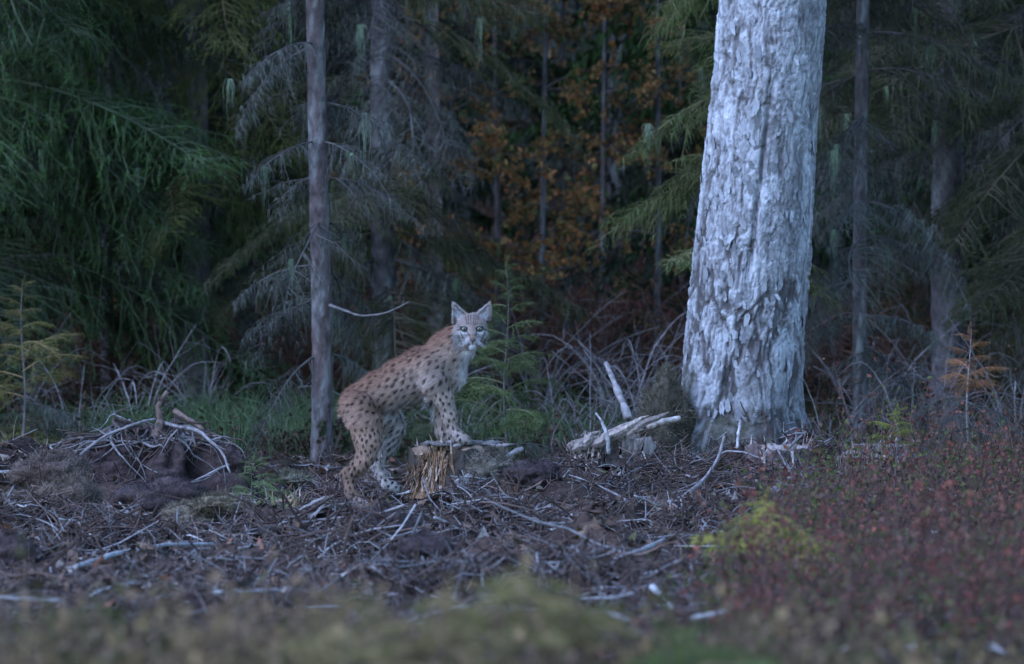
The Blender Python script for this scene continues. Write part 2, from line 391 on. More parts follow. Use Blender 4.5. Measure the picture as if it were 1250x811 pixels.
spruce("spruce with bright yellowish green bough tips reaching out behind the birch trunk", 905, 46.2, 13, .09, 1.25, 0, .78, 27, (.02, 0), step=.33, tint=(1.9, 2.1, 1.2), beards=2, az=math.pi * .95, deadp=.05)
spruce("spruce with hanging grey-green boughs filling the gap beyond the lynx", 470, 50.5, 14, .08, .95, 0, 1.25, 28, (0, 0), (.09, .08, .08), step=.22, tint=(.9, .95, .7), beards=8, deadp=.6)
spruce("spruce with long lichen-draped dark boughs beyond the thin trunk", 1160, 51, 14, .11, 1.25, 0, 1.75, 29, (0, 0), (.09, .08, .08), step=.2, tint=(.85, .95, .7), beards=12, deadp=.4)
spruce("dark spruce at the clearing's edge past the rusty sapling", 1345, 50, 14, .11, .9, 0, 2.0, 30, (0, 0), (.09, .08, .08), step=.24, tint=(.9, .95, .7), beards=5, deadp=.4)
# deeper spruces, told apart only by where they stand: trunk and one joined crown each
def far_crown(seed, h=14.0, L0=2.1):
    r = np.random.default_rng(seed); bag = Bag(); z = .7
    while z < h:
        for _ in range(4 if z < 5 else 3):
            L = L0 * (1 - z / h) ** .75 * r.uniform(.55, 1.1) + .2; A = r.uniform(0, 6.28); dr = r.uniform(.3, .7); n = 34 if z < 5 else 20
            t = np.linspace(0, 1, 6); ax_ = np.stack([t, 0 * t, .1 * t - dr * t ** 2], -1) * L
            tt_ = r.uniform(.15, 1, n); sd_ = r.choice([-1.0, 1.0], n); b0 = np.stack([np.interp(tt_, t, ax_[:, k]) for k in range(3)], -1); ln = L * (.42 * (1 - tt_) ** .8 + .08)
            m = 9; u = np.tile(np.linspace(.1, 1, m), n); i_ = np.repeat(np.arange(n), m)
            A0 = b0[i_] + np.stack([.5 * ln[i_] * u, sd_[i_] * .8 * ln[i_] * u, -.35 * ln[i_] * u ** 2], -1); B0 = A0 + np.stack([r.normal(.03, .04, n * m), r.normal(0, .05, n * m), -r.uniform(.02, .15, n * m)], -1)
            V, F = blades(A0, B0, .028); Vt, Ft = tubes(ax_, .014 * (1 - .8 * t), 3)
            ca, sa = math.cos(A), math.sin(A); Rm = np.array([[ca, sa, 0], [-sa, ca, 0], [0, 0, 1]])
            dead = z < 1.3 or (z < 4 and r.random() < .3)
            c = (GREYT * .8 if dead else G1 * .75 + G2 * .35) * r.uniform(.6, 1.3); bag.add(V @ Rm + [0, 0, z], F, np.repeat(c[None] * r.uniform(.6, 1.4, (n * m, 1)), 3, 0)); bag.add(Vt @ Rm + [0, 0, z], Ft, BARKC * .8)
        z += .32 if z < 5 else .75
    return bag.mesh("crown", M_FOL, False)
CROWN = [far_crown(700 + k) for k in range(4)]; FARTRUNK = [trunk_mesh("trunk", 14, .1, (0, 0), 40 + k, (.085, .075, .075), sides=10) for k in range(3)]
GD = "dark spruces deep in the forest"
deep = [(-190, 56), (60, 58), (215, 61), (400, 60), (760, 67), (905, 58), (1010, 56), (1120, 60), (1260, 57), (1420, 58), (-330, 62), (0, 67), (330, 69), (560, 74), (700, 79), (840, 74), (960, 68), (1200, 70), (1560, 64), (120, 78), (420, 82), (620, 88), (880, 84), (1080, 80), (1330, 78), (-200, 76), (250, 90), (750, 96), (1000, 92), (500, 98)]
r_ = np.random.default_rng(9)
for k, (px, d) in enumerate(deep):
    root = empty("spruce_tree", gp(px, d), "dark shaded spruce standing deep in the forest behind the other trees", "tree", GD, r_.uniform(0, 6))
    s_ = r_.uniform(.85, 1.25); root.scale = (s_, s_, s_)
    link("trunk", FARTRUNK[k % 3], root); link("crown", CROWN[k % 4], root, color=np.array((.8, .95, .75)) * r_.uniform(.7, 1.2))

def broadleaf(label, px, d, h, r0, z0, seed, boughs, L0, col, lean=(0, 0), group=None, step=.3, per=2, tint=(1, 1, 1), name="rowan_tree"):
    r = np.random.default_rng(seed); root = empty(name, gp(px, d), label, "tree", group)
    link("trunk", trunk_mesh("trunk", h, r0, lean, seed, col, rough=.02), root)
    z = z0
    while z < h * .97:
        for _ in range(per):
            L = L0 * r.uniform(.5, 1.1) * (1 - .5 * z / h)
            link("leafy_bough", boughs[r.integers(0, len(boughs))], root, (lean[0] * z, lean[1] * z, z), (r.normal(0, .4), r.uniform(-.5, .2), r.uniform(0, 6.28)), L, np.array(tint) * r.uniform(.5, 1.3))
        z += step
    return root
broadleaf("autumn tree with pinkish pale trunk and rusty orange leaves behind the lynx", 530, 53.5, 9, .058, .9, 71, LEAFY, 1.0, (.30, .21, .18), (0, 0), step=.26, tint=(1.7, 1.5, 1.3))
GO = "orange-leaved young trees in the dark gap"
for k, (px, d, z0) in enumerate([(665, 55, .9), (735, 57, .9), (800, 54, 1.2), (605, 56, .7), (690, 60, .9), (835, 58, 1.0), (470, 58, 1.2), (640, 62, .8)]):
    broadleaf("young autumn tree with sparse orange leaves in the dark gap of the forest", px, d, 6, .025, z0, 80 + k, LEAFY, .95, (.10, .085, .08), group=GO, step=.42, tint=(1.7, 1.5, 1.3))

# ------------------------------------------------------------------ the birch
def birch():
    d = 43.0; zc = [-.25, 0, .22, .5, .9, 1.4, 2.3, 4, 8, 15]
    base = gp(905, d); base[2] = PZ(527, d) - .05
    root = empty("birch_tree", base, "massive leaning birch with flaking silvery white bark", "tree")
    left = lambda py: np.interp(py, [-900, 0, 100, 200, 300, 400, 450, 480, 505, 525, 560], [935, 880, 871, 860, 849, 838, 833, 830, 825, 818, 810])
    right = lambda py: np.interp(py, [-900, 0, 100, 200, 300, 400, 470, 505, 525, 560], [1045, 1008, 1003, 995, 989, 981, 976, 978, 985, 990])
    zz = np.concatenate([np.linspace(-.2, 3.3, 560), np.linspace(3.35, 14, 60)]); S = 250
    py = HOR + (CAM_Z - (zz + base[2])) / d * F_PX
    cx = PX((left(py) + right(py)) / 2, d) - base[0]; rad = PX(625 + (right(py) - left(py)) / 2, d)
    hi = zz > 5; rad[hi] = np.interp(zz[hi], [5, 14], [rad[~hi][-1], .04])
    th = np.arange(S) / S * 2 * np.pi
    Z, TH = np.meshgrid(zz, th, indexing='ij'); ARC = TH * .31; CX = cx[:, None]; RD = rad[:, None]
    wob = .05 * (fbm(ARC * 2.2, Z * .8, 5, 3) - .5) + .045 * np.exp(-np.clip(Z, 0, 9) / .35) * np.sin(TH * 5 + 1.2)
    # plates: tall cells split by fissures, finer flakes over them
    wx = fbm(ARC * 9, Z * 4, 8, 3) - .5; wz = fbm(ARC * 7 + 40, Z * 5, 18, 3) - .5
    rid = lambda f, lo_, hi_: np.clip((1 - np.abs(2 * f - 1) - lo_) / (hi_ - lo_), 0, 1)
    fisA = rid(fbm(ARC * 12 + wx * 1.5, Z * 3.0 + wz, 3, 3), .82, .98); fisB = rid(fbm(ARC * 30 + wx * 2, Z * 8 + wz * 2, 13, 3), .84, .98)
    plate = 1 - fisA; flake = 1 - fisB
    _, _, hc = worley(ARC * 17 + wx * 6, Z * 6 + wz * 5, 3); _, _, gcell = worley(ARC * 70 + wx * 22, Z * 30 + wz * 20, 23)
    lowz = np.clip(1.25 - Z / 1.5, 0.12, 1)                       # deep furrows near the root, smoother higher up
    xx = np.sin(TH)                                                # placeholder side term
    # theta 0 = +x ; -y faces the camera
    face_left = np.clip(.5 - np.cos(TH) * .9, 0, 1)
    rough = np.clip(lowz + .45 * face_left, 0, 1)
    seam_th = np.interp(Z, [0, .6, 1.1, 1.9, 2.6], [4.55, 4.6, 4.68, 4.78, 4.8]); seam = np.exp(-((TH - seam_th) / .05) ** 2) * np.clip((Z - .75) * 3, 0, 1) * np.clip((2.0 - Z) * 3, 0, 1)
    disp = wob + rough * (.013 * plate + .005 * (hc - .5) * 2) + .005 * flake + .005 * gcell + .004 * (fbm(ARC * 60, Z * 30, 9, 2) - .5) - .03 * seam
    R_ = RD - .018 + disp
    V = np.stack([CX + R_ * np.cos(TH), R_ * np.sin(TH), Z], -1)
    # colour: white papery flakes, grey weathered bark, dark corky fissures
    patch = np.clip((fbm(ARC * 6, Z * 2.2, 31, 4) - .38) * 3.2, 0, 1)
    lent = np.clip((fbm(ARC * 15 + wx * 4 + Z * 3, Z * 42 + wz * 4, 41, 3) - .56) * 5, 0, 1) * np.clip(Z - .9, 0, 1) * .7
    white = np.array([.54, .54, .55]); grey = np.array([.17, .165, .165]); dark = np.array([.065, .055, .052])
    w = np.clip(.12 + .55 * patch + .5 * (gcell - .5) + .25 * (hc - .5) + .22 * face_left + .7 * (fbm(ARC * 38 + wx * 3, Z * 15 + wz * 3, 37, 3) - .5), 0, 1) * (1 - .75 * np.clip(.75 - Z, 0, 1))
    c = grey * (1 - w[..., None]) + white * w[..., None]
    fis = fisA * rough * 1.1 + fisB * .65 * (.45 + .55 * rough) + lent * .5 + seam * .5 + np.clip((fbm(ARC * 20, Z * 8, 51, 3) - .58) * 5, 0, 1) * .45 * lowz
    fis = np.clip(fis, 0, .95)[..., None]; c = c * (1 - fis) + dark * fis
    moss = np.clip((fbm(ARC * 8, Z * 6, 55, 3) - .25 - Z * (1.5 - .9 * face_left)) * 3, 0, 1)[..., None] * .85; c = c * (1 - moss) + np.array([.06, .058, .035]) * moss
    n = len(zz); i = np.arange(n - 1)[:, None] * S; j = np.arange(S)[None]; j2 = (j + 1) % S
    Fq = np.stack([i + j, i + j2, i + S + j2, i + S + j], -1).reshape(-1, 4)
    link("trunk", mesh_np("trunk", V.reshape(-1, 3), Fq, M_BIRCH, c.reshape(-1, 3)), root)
    # loose curling flakes of bark
    r = np.random.default_rng(5); flakes = []
    for k in range(5):
        nu, nv = 4, 5; u, v = np.meshgrid(np.linspace(-.5, .5, nu), np.linspace(0, 1, nv))
        wv = (1 - .5 * np.abs(v - .45) * 2) * r.uniform(.7, 1.1); ed = r.normal(0, .08, u.shape)
        P = np.stack([u * wv * .6 + ed * .4, .02 + .35 * (v ** 2) * r.uniform(.15, .5) + .03 * np.abs(u), v + ed], -1).reshape(-1, 3)
        q = (np.arange(nv - 1)[:, None] * nu + np.arange(nu - 1)[None]); q = np.stack([q, q + 1, q + nu + 1, q + nu], -1).reshape(-1, 4)
        flakes.append(mesh_np("bark_flake", P, q, M_BIRCH, np.full((len(P), 3), .52) * r.uniform(.75, 1.15, (len(P), 1)), True))
    for k in range(260):
        tht = r.normal(4.35, .75) if k % 3 else r.uniform(3.2, 6.2); z = 2.2 * r.beta(1.1, 1.8) + .12
        a_ = int(np.argmin(abs(zz - z))); b_ = int((tht % (2 * np.pi)) / (2 * np.pi) * S) % S
        p = V[a_, b_]; up = r.random() < .6
        o = link("bark_flake", flakes[k % 5], root, p, (math.pi * (0 if up else 1) + r.normal(0, .12), r.normal(0, .2), tht - math.pi / 2), r.uniform(.025, .075))
        if not up: o.rotation_euler = (r.normal(0, .12), math.pi + r.normal(0, .25), tht - math.pi / 2)
        o.color = (*(np.array([1, 1, 1.02]) * r.choice([.6, .8, 1.0, 1.15])), 1)
    for k in range(34):
        z = 4.5 + 9 * (k / 34); A = k * 2.4
        link("leafy_bough", YELLOW[k % 2], root, (float(np.interp(z, zz, cx)), 0, z), (0, r.uniform(-.5, .3), A), r.uniform(1.4, 2.4))
    return root
birch()

# ------------------------------------------------------------------ lynx
def lynx():
    base = np.array([PX(437, 40), 0.0, 0.0])
    root = empty("lynx", (PX(437, 40), 0, PZ(616, 40)), "spotted lynx with forepaws up on the torn stump looking at the viewer", "lynx")
    U = 1 / 245.0
    W = lambda px, py, Y: np.array([(px - 625) * U, Y, CAM_Z - (py - HOR) * U])
    h = .0036; lo = np.array([-.90, -.24, -.125]); hi = np.array([-.07, .27, .985])
    ns = np.ceil((hi - lo) / h).astype(int); D = np.full(ns, 1.0, np.float32)
    ax = [(lo[k] + h * np.arange(ns[k])).astype(np.float32) for k in range(3)]
    def region(p0, p1):
        s = [slice(max(0, int((p0[k] - lo[k]) / h)), min(ns[k], int((p1[k] - lo[k]) / h) + 2)) for k in range(3)]
        return tuple(s), np.meshgrid(*[ax[k][s[k]] for k in range(3)], indexing='ij')
    def smin(sl, d, k):
        a_ = D[sl]; hh = np.clip(.5 + .5 * (d - a_) / k, 0, 1); D[sl] = d * (1 - hh) + a_ * hh - k * hh * (1 - hh)
    def cone(A, B, ra, rb, k=.03, ys=1.0):
        A, B = np.asarray(A), np.asarray(B); m = max(ra, rb) + k * 1.5 + .01
        sl, (X, Y, Z) = region(np.minimum(A, B) - m, np.maximum(A, B) + m)
        BA = B - A; L2 = BA @ BA + 1e-9
        t = np.clip(((X - A[0]) * BA[0] + (Y - A[1]) * BA[1] + (Z - A[2]) * BA[2]) / L2, 0, 1)
        dd = np.sqrt((X - A[0] - t * BA[0]) ** 2 + ((Y - A[1] - t * BA[1]) * ys) ** 2 + (Z - A[2] - t * BA[2]) ** 2) - (ra + (rb - ra) * t)
        smin(sl, dd.astype(np.float32), k)
    def chain(pts, k=.03, ys=1.0):
        pts = [(x_, y_, Y_, r_ - (3.6 if r_ > 17 else 2.4 if r_ > 11.5 else 1.4)) for x_, y_, Y_, r_ in pts]
        for (x0, y0, Y0, r0), (x1, y1, Y1, r1) in zip(pts[:-1], pts[1:]):
            cone(W(x0, y0, Y0), W(x1, y1, Y1), r0 * U, r1 * U, k, ys)
    # trunk: rump, loin, ribs, chest, neck
    chain([(437, 491, .05, 24), (462, 478, .04, 26), (492, 464, .02, 29), (516, 453, .0, 31), (535, 445, -.01, 29), (547, 438, -.015, 26)], .03, 1.18)
    chain([(480, 478, .03, 23), (512, 468, .01, 23)], .03, 1.15)
    chain([(545, 440, -.02, 27), (553, 457, -.02, 18), (547, 470, -.015, 14)], .035, 1.1)
    chain([(545, 424, -.015, 24), (560, 416, -.02, 21), (571, 409, -.02, 17)], .035, 1.05)
    chain([(556, 432, -.03, 21), (568, 426, -.035, 14)], .035, 1.0)
    # hind legs
    chain([(438, 497, -.035, 23), (447, 518, -.055, 22), (450, 538, -.065, 18.5), (447, 556, -.065, 13)], .03)
    chain([(447, 556, -.065, 13), (436, 570, -.06, 10.5), (425, 580, -.055, 9.5)], .018)
    chain([(425, 580, -.055, 9.3), (429, 600, -.06, 8.3), (435, 612, -.068, 8)], .015)
    chain([(435, 612, -.068, 8), (446, 617, -.09, 8)], .012)
    chain([(460, 497, .10, 21), (474, 512, .125, 18), (483, 524, .135, 13)], .03)
    chain([(483, 524, .135, 13), (474, 545, .14, 10.5), (460, 566, .145, 8)], .02)
    chain([(460, 566, .145, 8), (465, 582, .14, 7), (470, 591, .135, 7)], .015)
    chain([(470, 591, .135, 7.2), (480, 595, .12, 7.2)], .012)
    # fore legs
    chain([(526, 448, -.07, 20), (533, 468, -.085, 18), (541, 484, -.085, 14)], .035)
    chain([(541, 484, -.085, 13.5), (549, 508, -.08, 9.6), (553, 525, -.08, 7.8)], .02)
    chain([(553, 525, -.08, 7.8), (558, 531, -.09, 7.4), (565, 533.5, -.105, 6.6)], .012)
    chain([(537, 465, .06, 17), (538, 488, .07, 11), (537.5, 512, .065, 8.2), (538, 527, .06, 7.4)], .025)
    chain([(538, 527, .06, 7.4), (547, 533, .05, 7)], .014)
    for ox, oY, o in ((566.5, -.118, 0), (569, -.106, 1), (562, -.122, 2), (570, -.093, 3)):    # toes
        cone(W(ox, 535.5, oY), W(ox + 1.5, 536.5, oY - .006), 3.6 * U, 3.0 * U, .006)
    for ox, oY in ((447, -.108), (451, -.100), (453, -.088), (443, -.108)):
        cone(W(ox, 619, oY), W(ox + 2, 620.5, oY - .004), 4.6 * U, 3.8 * U, .006)
    for ox, oY in ((553, .040), (555, .052), (484, .108), (486, .120)):
        yy = 535.5 if ox > 500 else 597
        cone(W(ox, yy, oY), W(ox + 2, yy + 1, oY), 4.2 * U, 3.6 * U, .006)
    # stub tail
    chain([(425, 488, .05, 8), (420, 500, .06, 6.5), (419, 513, .065, 6)], .012)
    # head; local px: u right, v down, w towards the viewer
    hc = np.array([577.0, 404.0]); hY = -.055
    Hd = lambda u, v, w: np.array([(hc[0] + u - 625) * U, hY - w * U, CAM_Z - (hc[1] + v - HOR) * U])
    def ell(u, v, w, ru, rv, rw, k=.02):
        c = Hd(u, v, w); rr = np.array([ru, rw, rv]) * U; m = rr.max() + k * 1.5 + .01
        sl, (X, Y, Z) = region(c - m, c + m)
        q = np.sqrt(((X - c[0]) / rr[0]) ** 2 + ((Y - c[1]) / rr[1]) ** 2 + ((Z - c[2]) / rr[2]) ** 2)
        smin(sl, ((q - 1) * rr.min()).astype(np.float32), k)
    hcone = lambda a_, b_, ra, rb, k=.012: cone(Hd(*a_), Hd(*b_), ra * U, rb * U, k)
    ell(-.5, -5, -3, 18.5, 16.5, 19); ell(-.5, 4.5, 0, 17.5, 12.5, 14)
    for s in (-1, 1):
        hcone((s * 9.5 - .5, 7, 1), (s * 12.5 - .5, 13, -3), 8.5, 4.5, .02)       # cheek ruff
        hcone((s * 3.6, 13, 13.5), (s * 4.4, 14, 11), 5.2, 5.4, .010)       # whisker pads
        hcone((s * 7.5 - 1, -8.5, 11), (s * 12 - 1, -7, 7), 3.8, 3.8, .012)   # brows
        hcone((s * 11 - .5, 3.5, 9), (s * 14 - .5, 4, 4), 4, 4, .016)        # cheek bones
    hcone((-.8, -7, 13), (-.3, 4, 17), 4.6, 3.9, .014); hcone((-.3, 4, 17), (0, 11, 18.2), 3.9, 3.0, .010)
    hcone((0, 19.5, 11), (0, 18, 13.5), 4.6, 4.0, .010)                      # chin
    for s in (-1, 1):                                                        # eye sockets
        c = Hd(s * 9.2 - 1, -2.2, 17.5); rr = 3.6 * U; sl, (X, Y, Z) = region(c - .03, c + .03)
        dd = np.sqrt((X - c[0]) ** 2 + (Y - c[1]) ** 2 + ((Z - c[2]) * 1.15) ** 2) - rr
        k = .006; a_ = D[sl]; hh = np.clip(.5 - .5 * (a_ + dd) / k, 0, 1); D[sl] = a_ * (1 - hh) - dd * hh + k * hh * (1 - hh)
    # ears: flattened triangular shells with a hollow
    for s in (-1, 1):
        tri = np.array([(-25.5, -39), (-25.5, -6), (-2, -18.5)]) if s < 0 else np.array([(23, -39), (23.5, -7), (0, -18.5)])
        cen = tri.mean(0); sl, (X, Y, Z) = region(Hd(-30, -2, -16), Hd(30, -44, 12)[[0, 1, 2]]) if False else region(np.minimum(Hd(-30, -2, 14), Hd(30, -44, -16)), np.maximum(Hd(-30, -2, 14), Hd(30, -44, -16)))
        uu = X / U + 625 - hc[0]; vv = (CAM_Z - Z) / U + HOR - hc[1]; ww = (hY - Y) / U
        dist = np.zeros(X.shape, np.float32); ke = 1.7
        for k in range(3):
            p, q = tri[k], tri[(k + 1) % 3]; nn = np.array([q[1] - p[1], p[0] - q[0]]); nn = nn / np.linalg.norm(nn)
            if (cen - p) @ nn > 0: nn = -nn
            dist = dist + np.exp(np.clip(((uu - p[0]) * nn[0] + (vv - p[1]) * nn[1]) / ke, -40, 40))
        dist = ke * np.log(dist) + .2
        bow = ww + 1 - .02 * (vv + 14) * 2
        inner = dist + 4.0                                                    # hollow deeper in the middle
        wc = -2.2 + 0.0 * bow
        dz = np.abs(ww - (-2.5 - .9 * np.clip(-inner, 0, 4))) - 1.5
        dd = (np.hypot(np.maximum(dist - 0 + 1.5, 0), np.maximum(dz + 1.0, 0)) + np.minimum(np.maximum(dist + 1.5, dz + 1.0), 0) - 1.3) * U
        smin(sl, dd.astype(np.float32), .008)
    # fur mass: break the smooth surface up
    X, Y, Z = np.meshgrid(*ax, indexing='ij')
    band = np.abs(D) < .03
    xb, yb, zb = X[band], Y[band], Z[band]
    headm = 1 - .8 * np.exp(-(((xb - Hd(0, 0, 0)[0]) / .09) ** 2 + ((zb - Hd(0, 0, 0)[2]) / .10) ** 2))
    D[band] += ((vnoise(xb * 60 + zb * 40, yb * 60 - zb * 35, 4) - .5) * .005 + (vnoise(xb * 22 + zb * 9, yb * 25 + zb * 18, 7) - .5) * .008) * headm
    # surface nets
    S = D < 0
    cs = np.zeros(np.array(D.shape) - 1, np.int8)
    for a_ in (0, 1):
        for b_ in (0, 1):
            for c_ in (0, 1):
                cs += S[a_:a_ + cs.shape[0], b_:b_ + cs.shape[1], c_:c_ + cs.shape[2]]
    act = (cs > 0) & (cs < 8); idx = np.full(cs.shape, -1, np.int64); I = np.argwhere(act); idx[act] = np.arange(len(I))
    acc = np.zeros((len(I), 3)); cnt = np.zeros(len(I))
    corners = [(a_, b_, c_) for a_ in (0, 1) for b_ in (0, 1) for c_ in (0, 1)]
    for p in corners:
        for k in range(3):
            if p[k] == 0:
                q = list(p); q[k] = 1
                d0 = D[I[:, 0] + p[0], I[:, 1] + p[1], I[:, 2] + p[2]]; d1 = D[I[:, 0] + q[0], I[:, 1] + q[1], I[:, 2] + q[2]]
                m = (d0 < 0) != (d1 < 0); t = np.where(m, d0 / np.where(m, d0 - d1, 1), 0)
                pos = np.tile(np.array(p, float), (len(I), 1)); pos[:, k] = t
                acc[m] += pos[m]; cnt[m] += 1
    V = lo + h * (I + acc / cnt[:, None])
    quads = []
    for k in range(3):
        o1, o2 = (k + 1) % 3, (k + 2) % 3
        A = S; sl0 = [slice(None)] * 3; sl1 = [slice(None)] * 3; sl0[k] = slice(0, -1); sl1[k] = slice(1, None)
        e = np.argwhere(A[tuple(sl0)] != A[tuple(sl1)]); e = e[(e[:, o1] > 0) & (e[:, o2] > 0) & (e[:, o1] < cs.shape[o1]) & (e[:, o2] < cs.shape[o2])]
        ins = A[e[:, 0], e[:, 1], e[:, 2]]
        def at(da, db):
            g = e.copy(); g[:, o1] -= da; g[:, o2] -= db; return idx[g[:, 0], g[:, 1], g[:, 2]]
        q = np.stack([at(1, 1), at(0, 1), at(0, 0), at(1, 0)], -1); q[~ins] = q[~ins][:, ::-1]
        quads.append(q)
    Q = np.concatenate(quads); Q = Q[(Q >= 0).all(1)]
    # normals
    fn = np.cross(V[Q[:, 2]] - V[Q[:, 0]], V[Q[:, 3]] - V[Q[:, 1]]); N = np.zeros_like(V)
    for k in range(4): np.add.at(N, Q[:, k], fn)
    N = nrm(N)
    # ---- coat colour
    px = V[:, 0] / U + 625; pyy = (CAM_Z - V[:, 2]) / U + HOR; Yv = V[:, 1]
    u, v, w = px - hc[0], pyy - hc[1], (hY - Yv) / U
    head = (np.abs(u) < np.where(v < -4, 31, 24)) & (v > -42) & (v < 24) & (w > -14) & ~((u < -16) & (v > -6) & (w < 0))
    headw = head.astype(float)
    rufous, fawn, grey, pale = np.array([.33, .165, .10]), np.array([.40, .255, .18]), np.array([.43, .335, .275]), np.array([.66, .62, .58])
    topl = np.interp(px, [412, 426, 451, 487, 523, 541, 553, 600], [490, 472, 455, 432, 412, 399, 394, 394])
    dep = np.clip((pyy - topl) / 50, 0, 1)[:, None]
    c = rufous * (1 - np.clip(dep * 1.7, 0, 1)) + fawn * np.clip(dep * 1.7, 0, 1)
    g = np.clip((dep - .35) * 1.5, 0, 1) * np.clip((px - 440) / 60, 0, 1)[:, None]; c = c * (1 - g) + grey * g
    bel = np.clip((pyy - np.interp(px, [440, 475, 528, 560, 600], [560, 490, 476, 470, 470])) / 14, 0, 1) * (px > 466) * (px < 531) * (pyy < 513) * (Yv > -.06)
    chest = np.clip((px - np.interp(pyy, [395, 425, 450, 490, 540], [590, 562, 556, 552, 552])) / 10, 0, 1) * (pyy < 500) * (1 - headw)
    inner = (np.clip((Yv - .055) / .03, 0, 1) * (pyy > 495)) * .7
    pl = np.clip(np.maximum(np.maximum(bel, chest), inner), 0, 1)[:, None]; c = c * (1 - pl) + pale * pl
    hindfoot = np.clip((pyy - 555) / 25, 0, 1) * np.clip((446 - px) / 14, 0, 1) * (Yv < .05); c = c * (1 - .8 * hindfoot[:, None]) + np.array([.24, .145, .10]) * .8 * hindfoot[:, None]
    paws = np.clip((pyy - np.where(px > 500, 522, 600)) / 12, 0, 1)[:, None] * .5; c = c * (1 - paws) + np.array([.40, .36, .33]) * paws
    tailm = (px < 423) & (pyy > 508) & (pyy < 523) & (Yv > .03); c[tailm] = (.03, .025, .022)
    # spots
    r = np.random.default_rng(3); order = r.permutation(len(V))[:26000]; chosen = []; cells = {}
    flow = np.zeros_like(V); leg = (pyy > np.interp(px, [400, 470, 475, 530, 560], [520, 520, 900, 480, 470]))
    flow[:] = nrm(np.array([[-.80, .0, -.55]])); sflow = np.tile(nrm(np.array([-.5, 0, -.85])), (len(V), 1)); flow[leg] = (0.05, 0, -1.0); sflow[leg] = (.05, 0, -1.0)
    for i in order:
        if headw[i] or (pl[i, 0] > .75 and Yv[i] < .05): continue
        if pyy[i] < topl[i] + 5 and False: continue
        sp = .0255 if leg[i] else r.uniform(.028, .042)
        if pyy[i] > 525 and px[i] < 500: sp = .023
        key = tuple((V[i] / .04).astype(int)); ok = True
        for da in (-1, 0, 1):
            for db in (-1, 0, 1):
                for dc in (-1, 0, 1):
                    for j in cells.get((key[0] + da, key[1] + db, key[2] + dc), ()):
                        if ((V[i] - V[j]) ** 2).sum() < sp * sp: ok = False
        if ok: cells.setdefault(key, []).append(i); chosen.append(i)
    sw = np.zeros(len(V))
    for i in chosen:
        m = np.where((np.abs(V - V[i]).max(1) < .024))[0]
        f = nrm(sflow[i] - N[i] * (sflow[i] @ N[i]) + r.normal(0, .12, 3)); b = np.cross(N[i], f); dlt = V[m] - V[i]
        ll, wd = (r.uniform(.007, .0105), r.uniform(.0055, .0075)) if leg[i] else (r.uniform(.0085, .0150), r.uniform(.0055, .0082))
        if pyy[i] < 430 and px[i] > 515: ll *= .8; wd *= .7
        q = np.sqrt((dlt @ f / ll) ** 2 + (dlt @ b / wd) ** 2 + (dlt @ N[i] / .02) ** 2)
        st = r.uniform(.85, 1.0) * (.5 if chest[i] > .15 else 1)
        sw[m] = np.maximum(sw[m], np.clip((1.3 - q) / .55, 0, 1) * st)
    spot = np.array([.026, .018, .015]); c = c * (1 - sw[:, None]) + spot * sw[:, None]
    # face, painted in head px
    def mixc(mask, col, am=1.0):
        nonlocal c
        mm = (np.clip(mask, 0, 1) * headw * am)[:, None]; c = c * (1 - mm) + np.array(col) * mm
    blob = lambda x0, y0, rx, ry, soft=.35: np.clip((1 + soft - np.sqrt(((u - x0) / rx) ** 2 + ((v - y0) / ry) ** 2)) / (2 * soft), 0, 1)
    def line(x0, y0, x1, y1, wd):
        t = np.clip(((u - x0) * (x1 - x0) + (v - y0) * (y1 - y0)) / ((x1 - x0) ** 2 + (y1 - y0) ** 2), 0, 1)
        return np.clip(1.4 - np.hypot(u - x0 - t * (x1 - x0), v - y0 - t * (y1 - y0)) / wd, 0, 1)
    front = (w > 2).astype(float)
    mixc(np.ones(len(V)), (.27, .215, .185)); mixc(blob(0, -12, 13, 9), (.24, .175, .14), .8)
    mixc(blob(0, 4, 5.5, 9), (.27, .19, .155), .9)
    for s in (-1, 1):
        ex = s * 9.2 - 1
        mixc(blob(ex + s * 2.6, 6.5, 8, 6), (.36, .33, .31), .8); mixc(blob(s * 13, 11, 6, 7), (.31, .295, .29), .7)
        mixc(blob(s * 4.6, 13.5, 5.2, 4.2), (.38, .36, .355), .75)
        mixc(blob(ex - s * .3, 1.9, 5.2, 1.9), (.47, .46, .46)); mixc(blob(ex - s * 4.2, -2, 1.4, 3.4), (.38, .36, .35)); mixc(blob(ex, -6.0, 4.4, 1.4), (.38, .35, .33), .8)
        mixc(blob(ex, -2.4, 4.4, 3.4, .2), (.02, .017, .015)); mixc(line(ex - s * 4, -3.6, ex + s * 4, -5.0, 1.0), (.03, .025, .022), .9); mixc(line(ex + s * 4, -2.5, ex + s * 8, -1, 1.0), (.04, .03, .03), .9); mixc(line(ex - s * 3.2, .2, s * 3.6, 5, 1.0), (.04, .03, .03), .7)
        mixc(line(s * 14.5, 2, s * 11.5, 9, .9), (.06, .05, .045), .8); mixc(line(s * 16.5, 6, s * 13, 16, 1.0), (.05, .04, .035), .8); mixc(line(s * 10, 11, s * 9, 17, .8), (.08, .07, .06), .6)
        for x0 in (2, 5, 8): mixc(line(s * x0 - .5, -19, s * x0 * .75 - .5, -8.5, .75), (.07, .05, .04), .75)
        for y0 in (11.5, 13.2, 15): mixc(line(s * 3.2, y0, s * 7, y0 - .3, .45), (.10, .08, .07), .7)
        mixc(line(0, 17.2, s * 5.5, 16.3, .75), (.035, .03, .03), .9)
        mixc(blob(s * 17 - 2, -22.5, 7, 9) * (v < -13) * (w > -3.2), (.34, .31, .30), .9)
        e0 = (np.abs(u + 1) > 5) & (v < -14) & (w < -3.8) & (v < -.7 * 0 - 12); mixc(e0 * 1.0, (.06, .05, .045), .85)
        mixc(blob(s * 20.4 - 1, -13, 2.2, 5), (.06, .05, .045), .8)
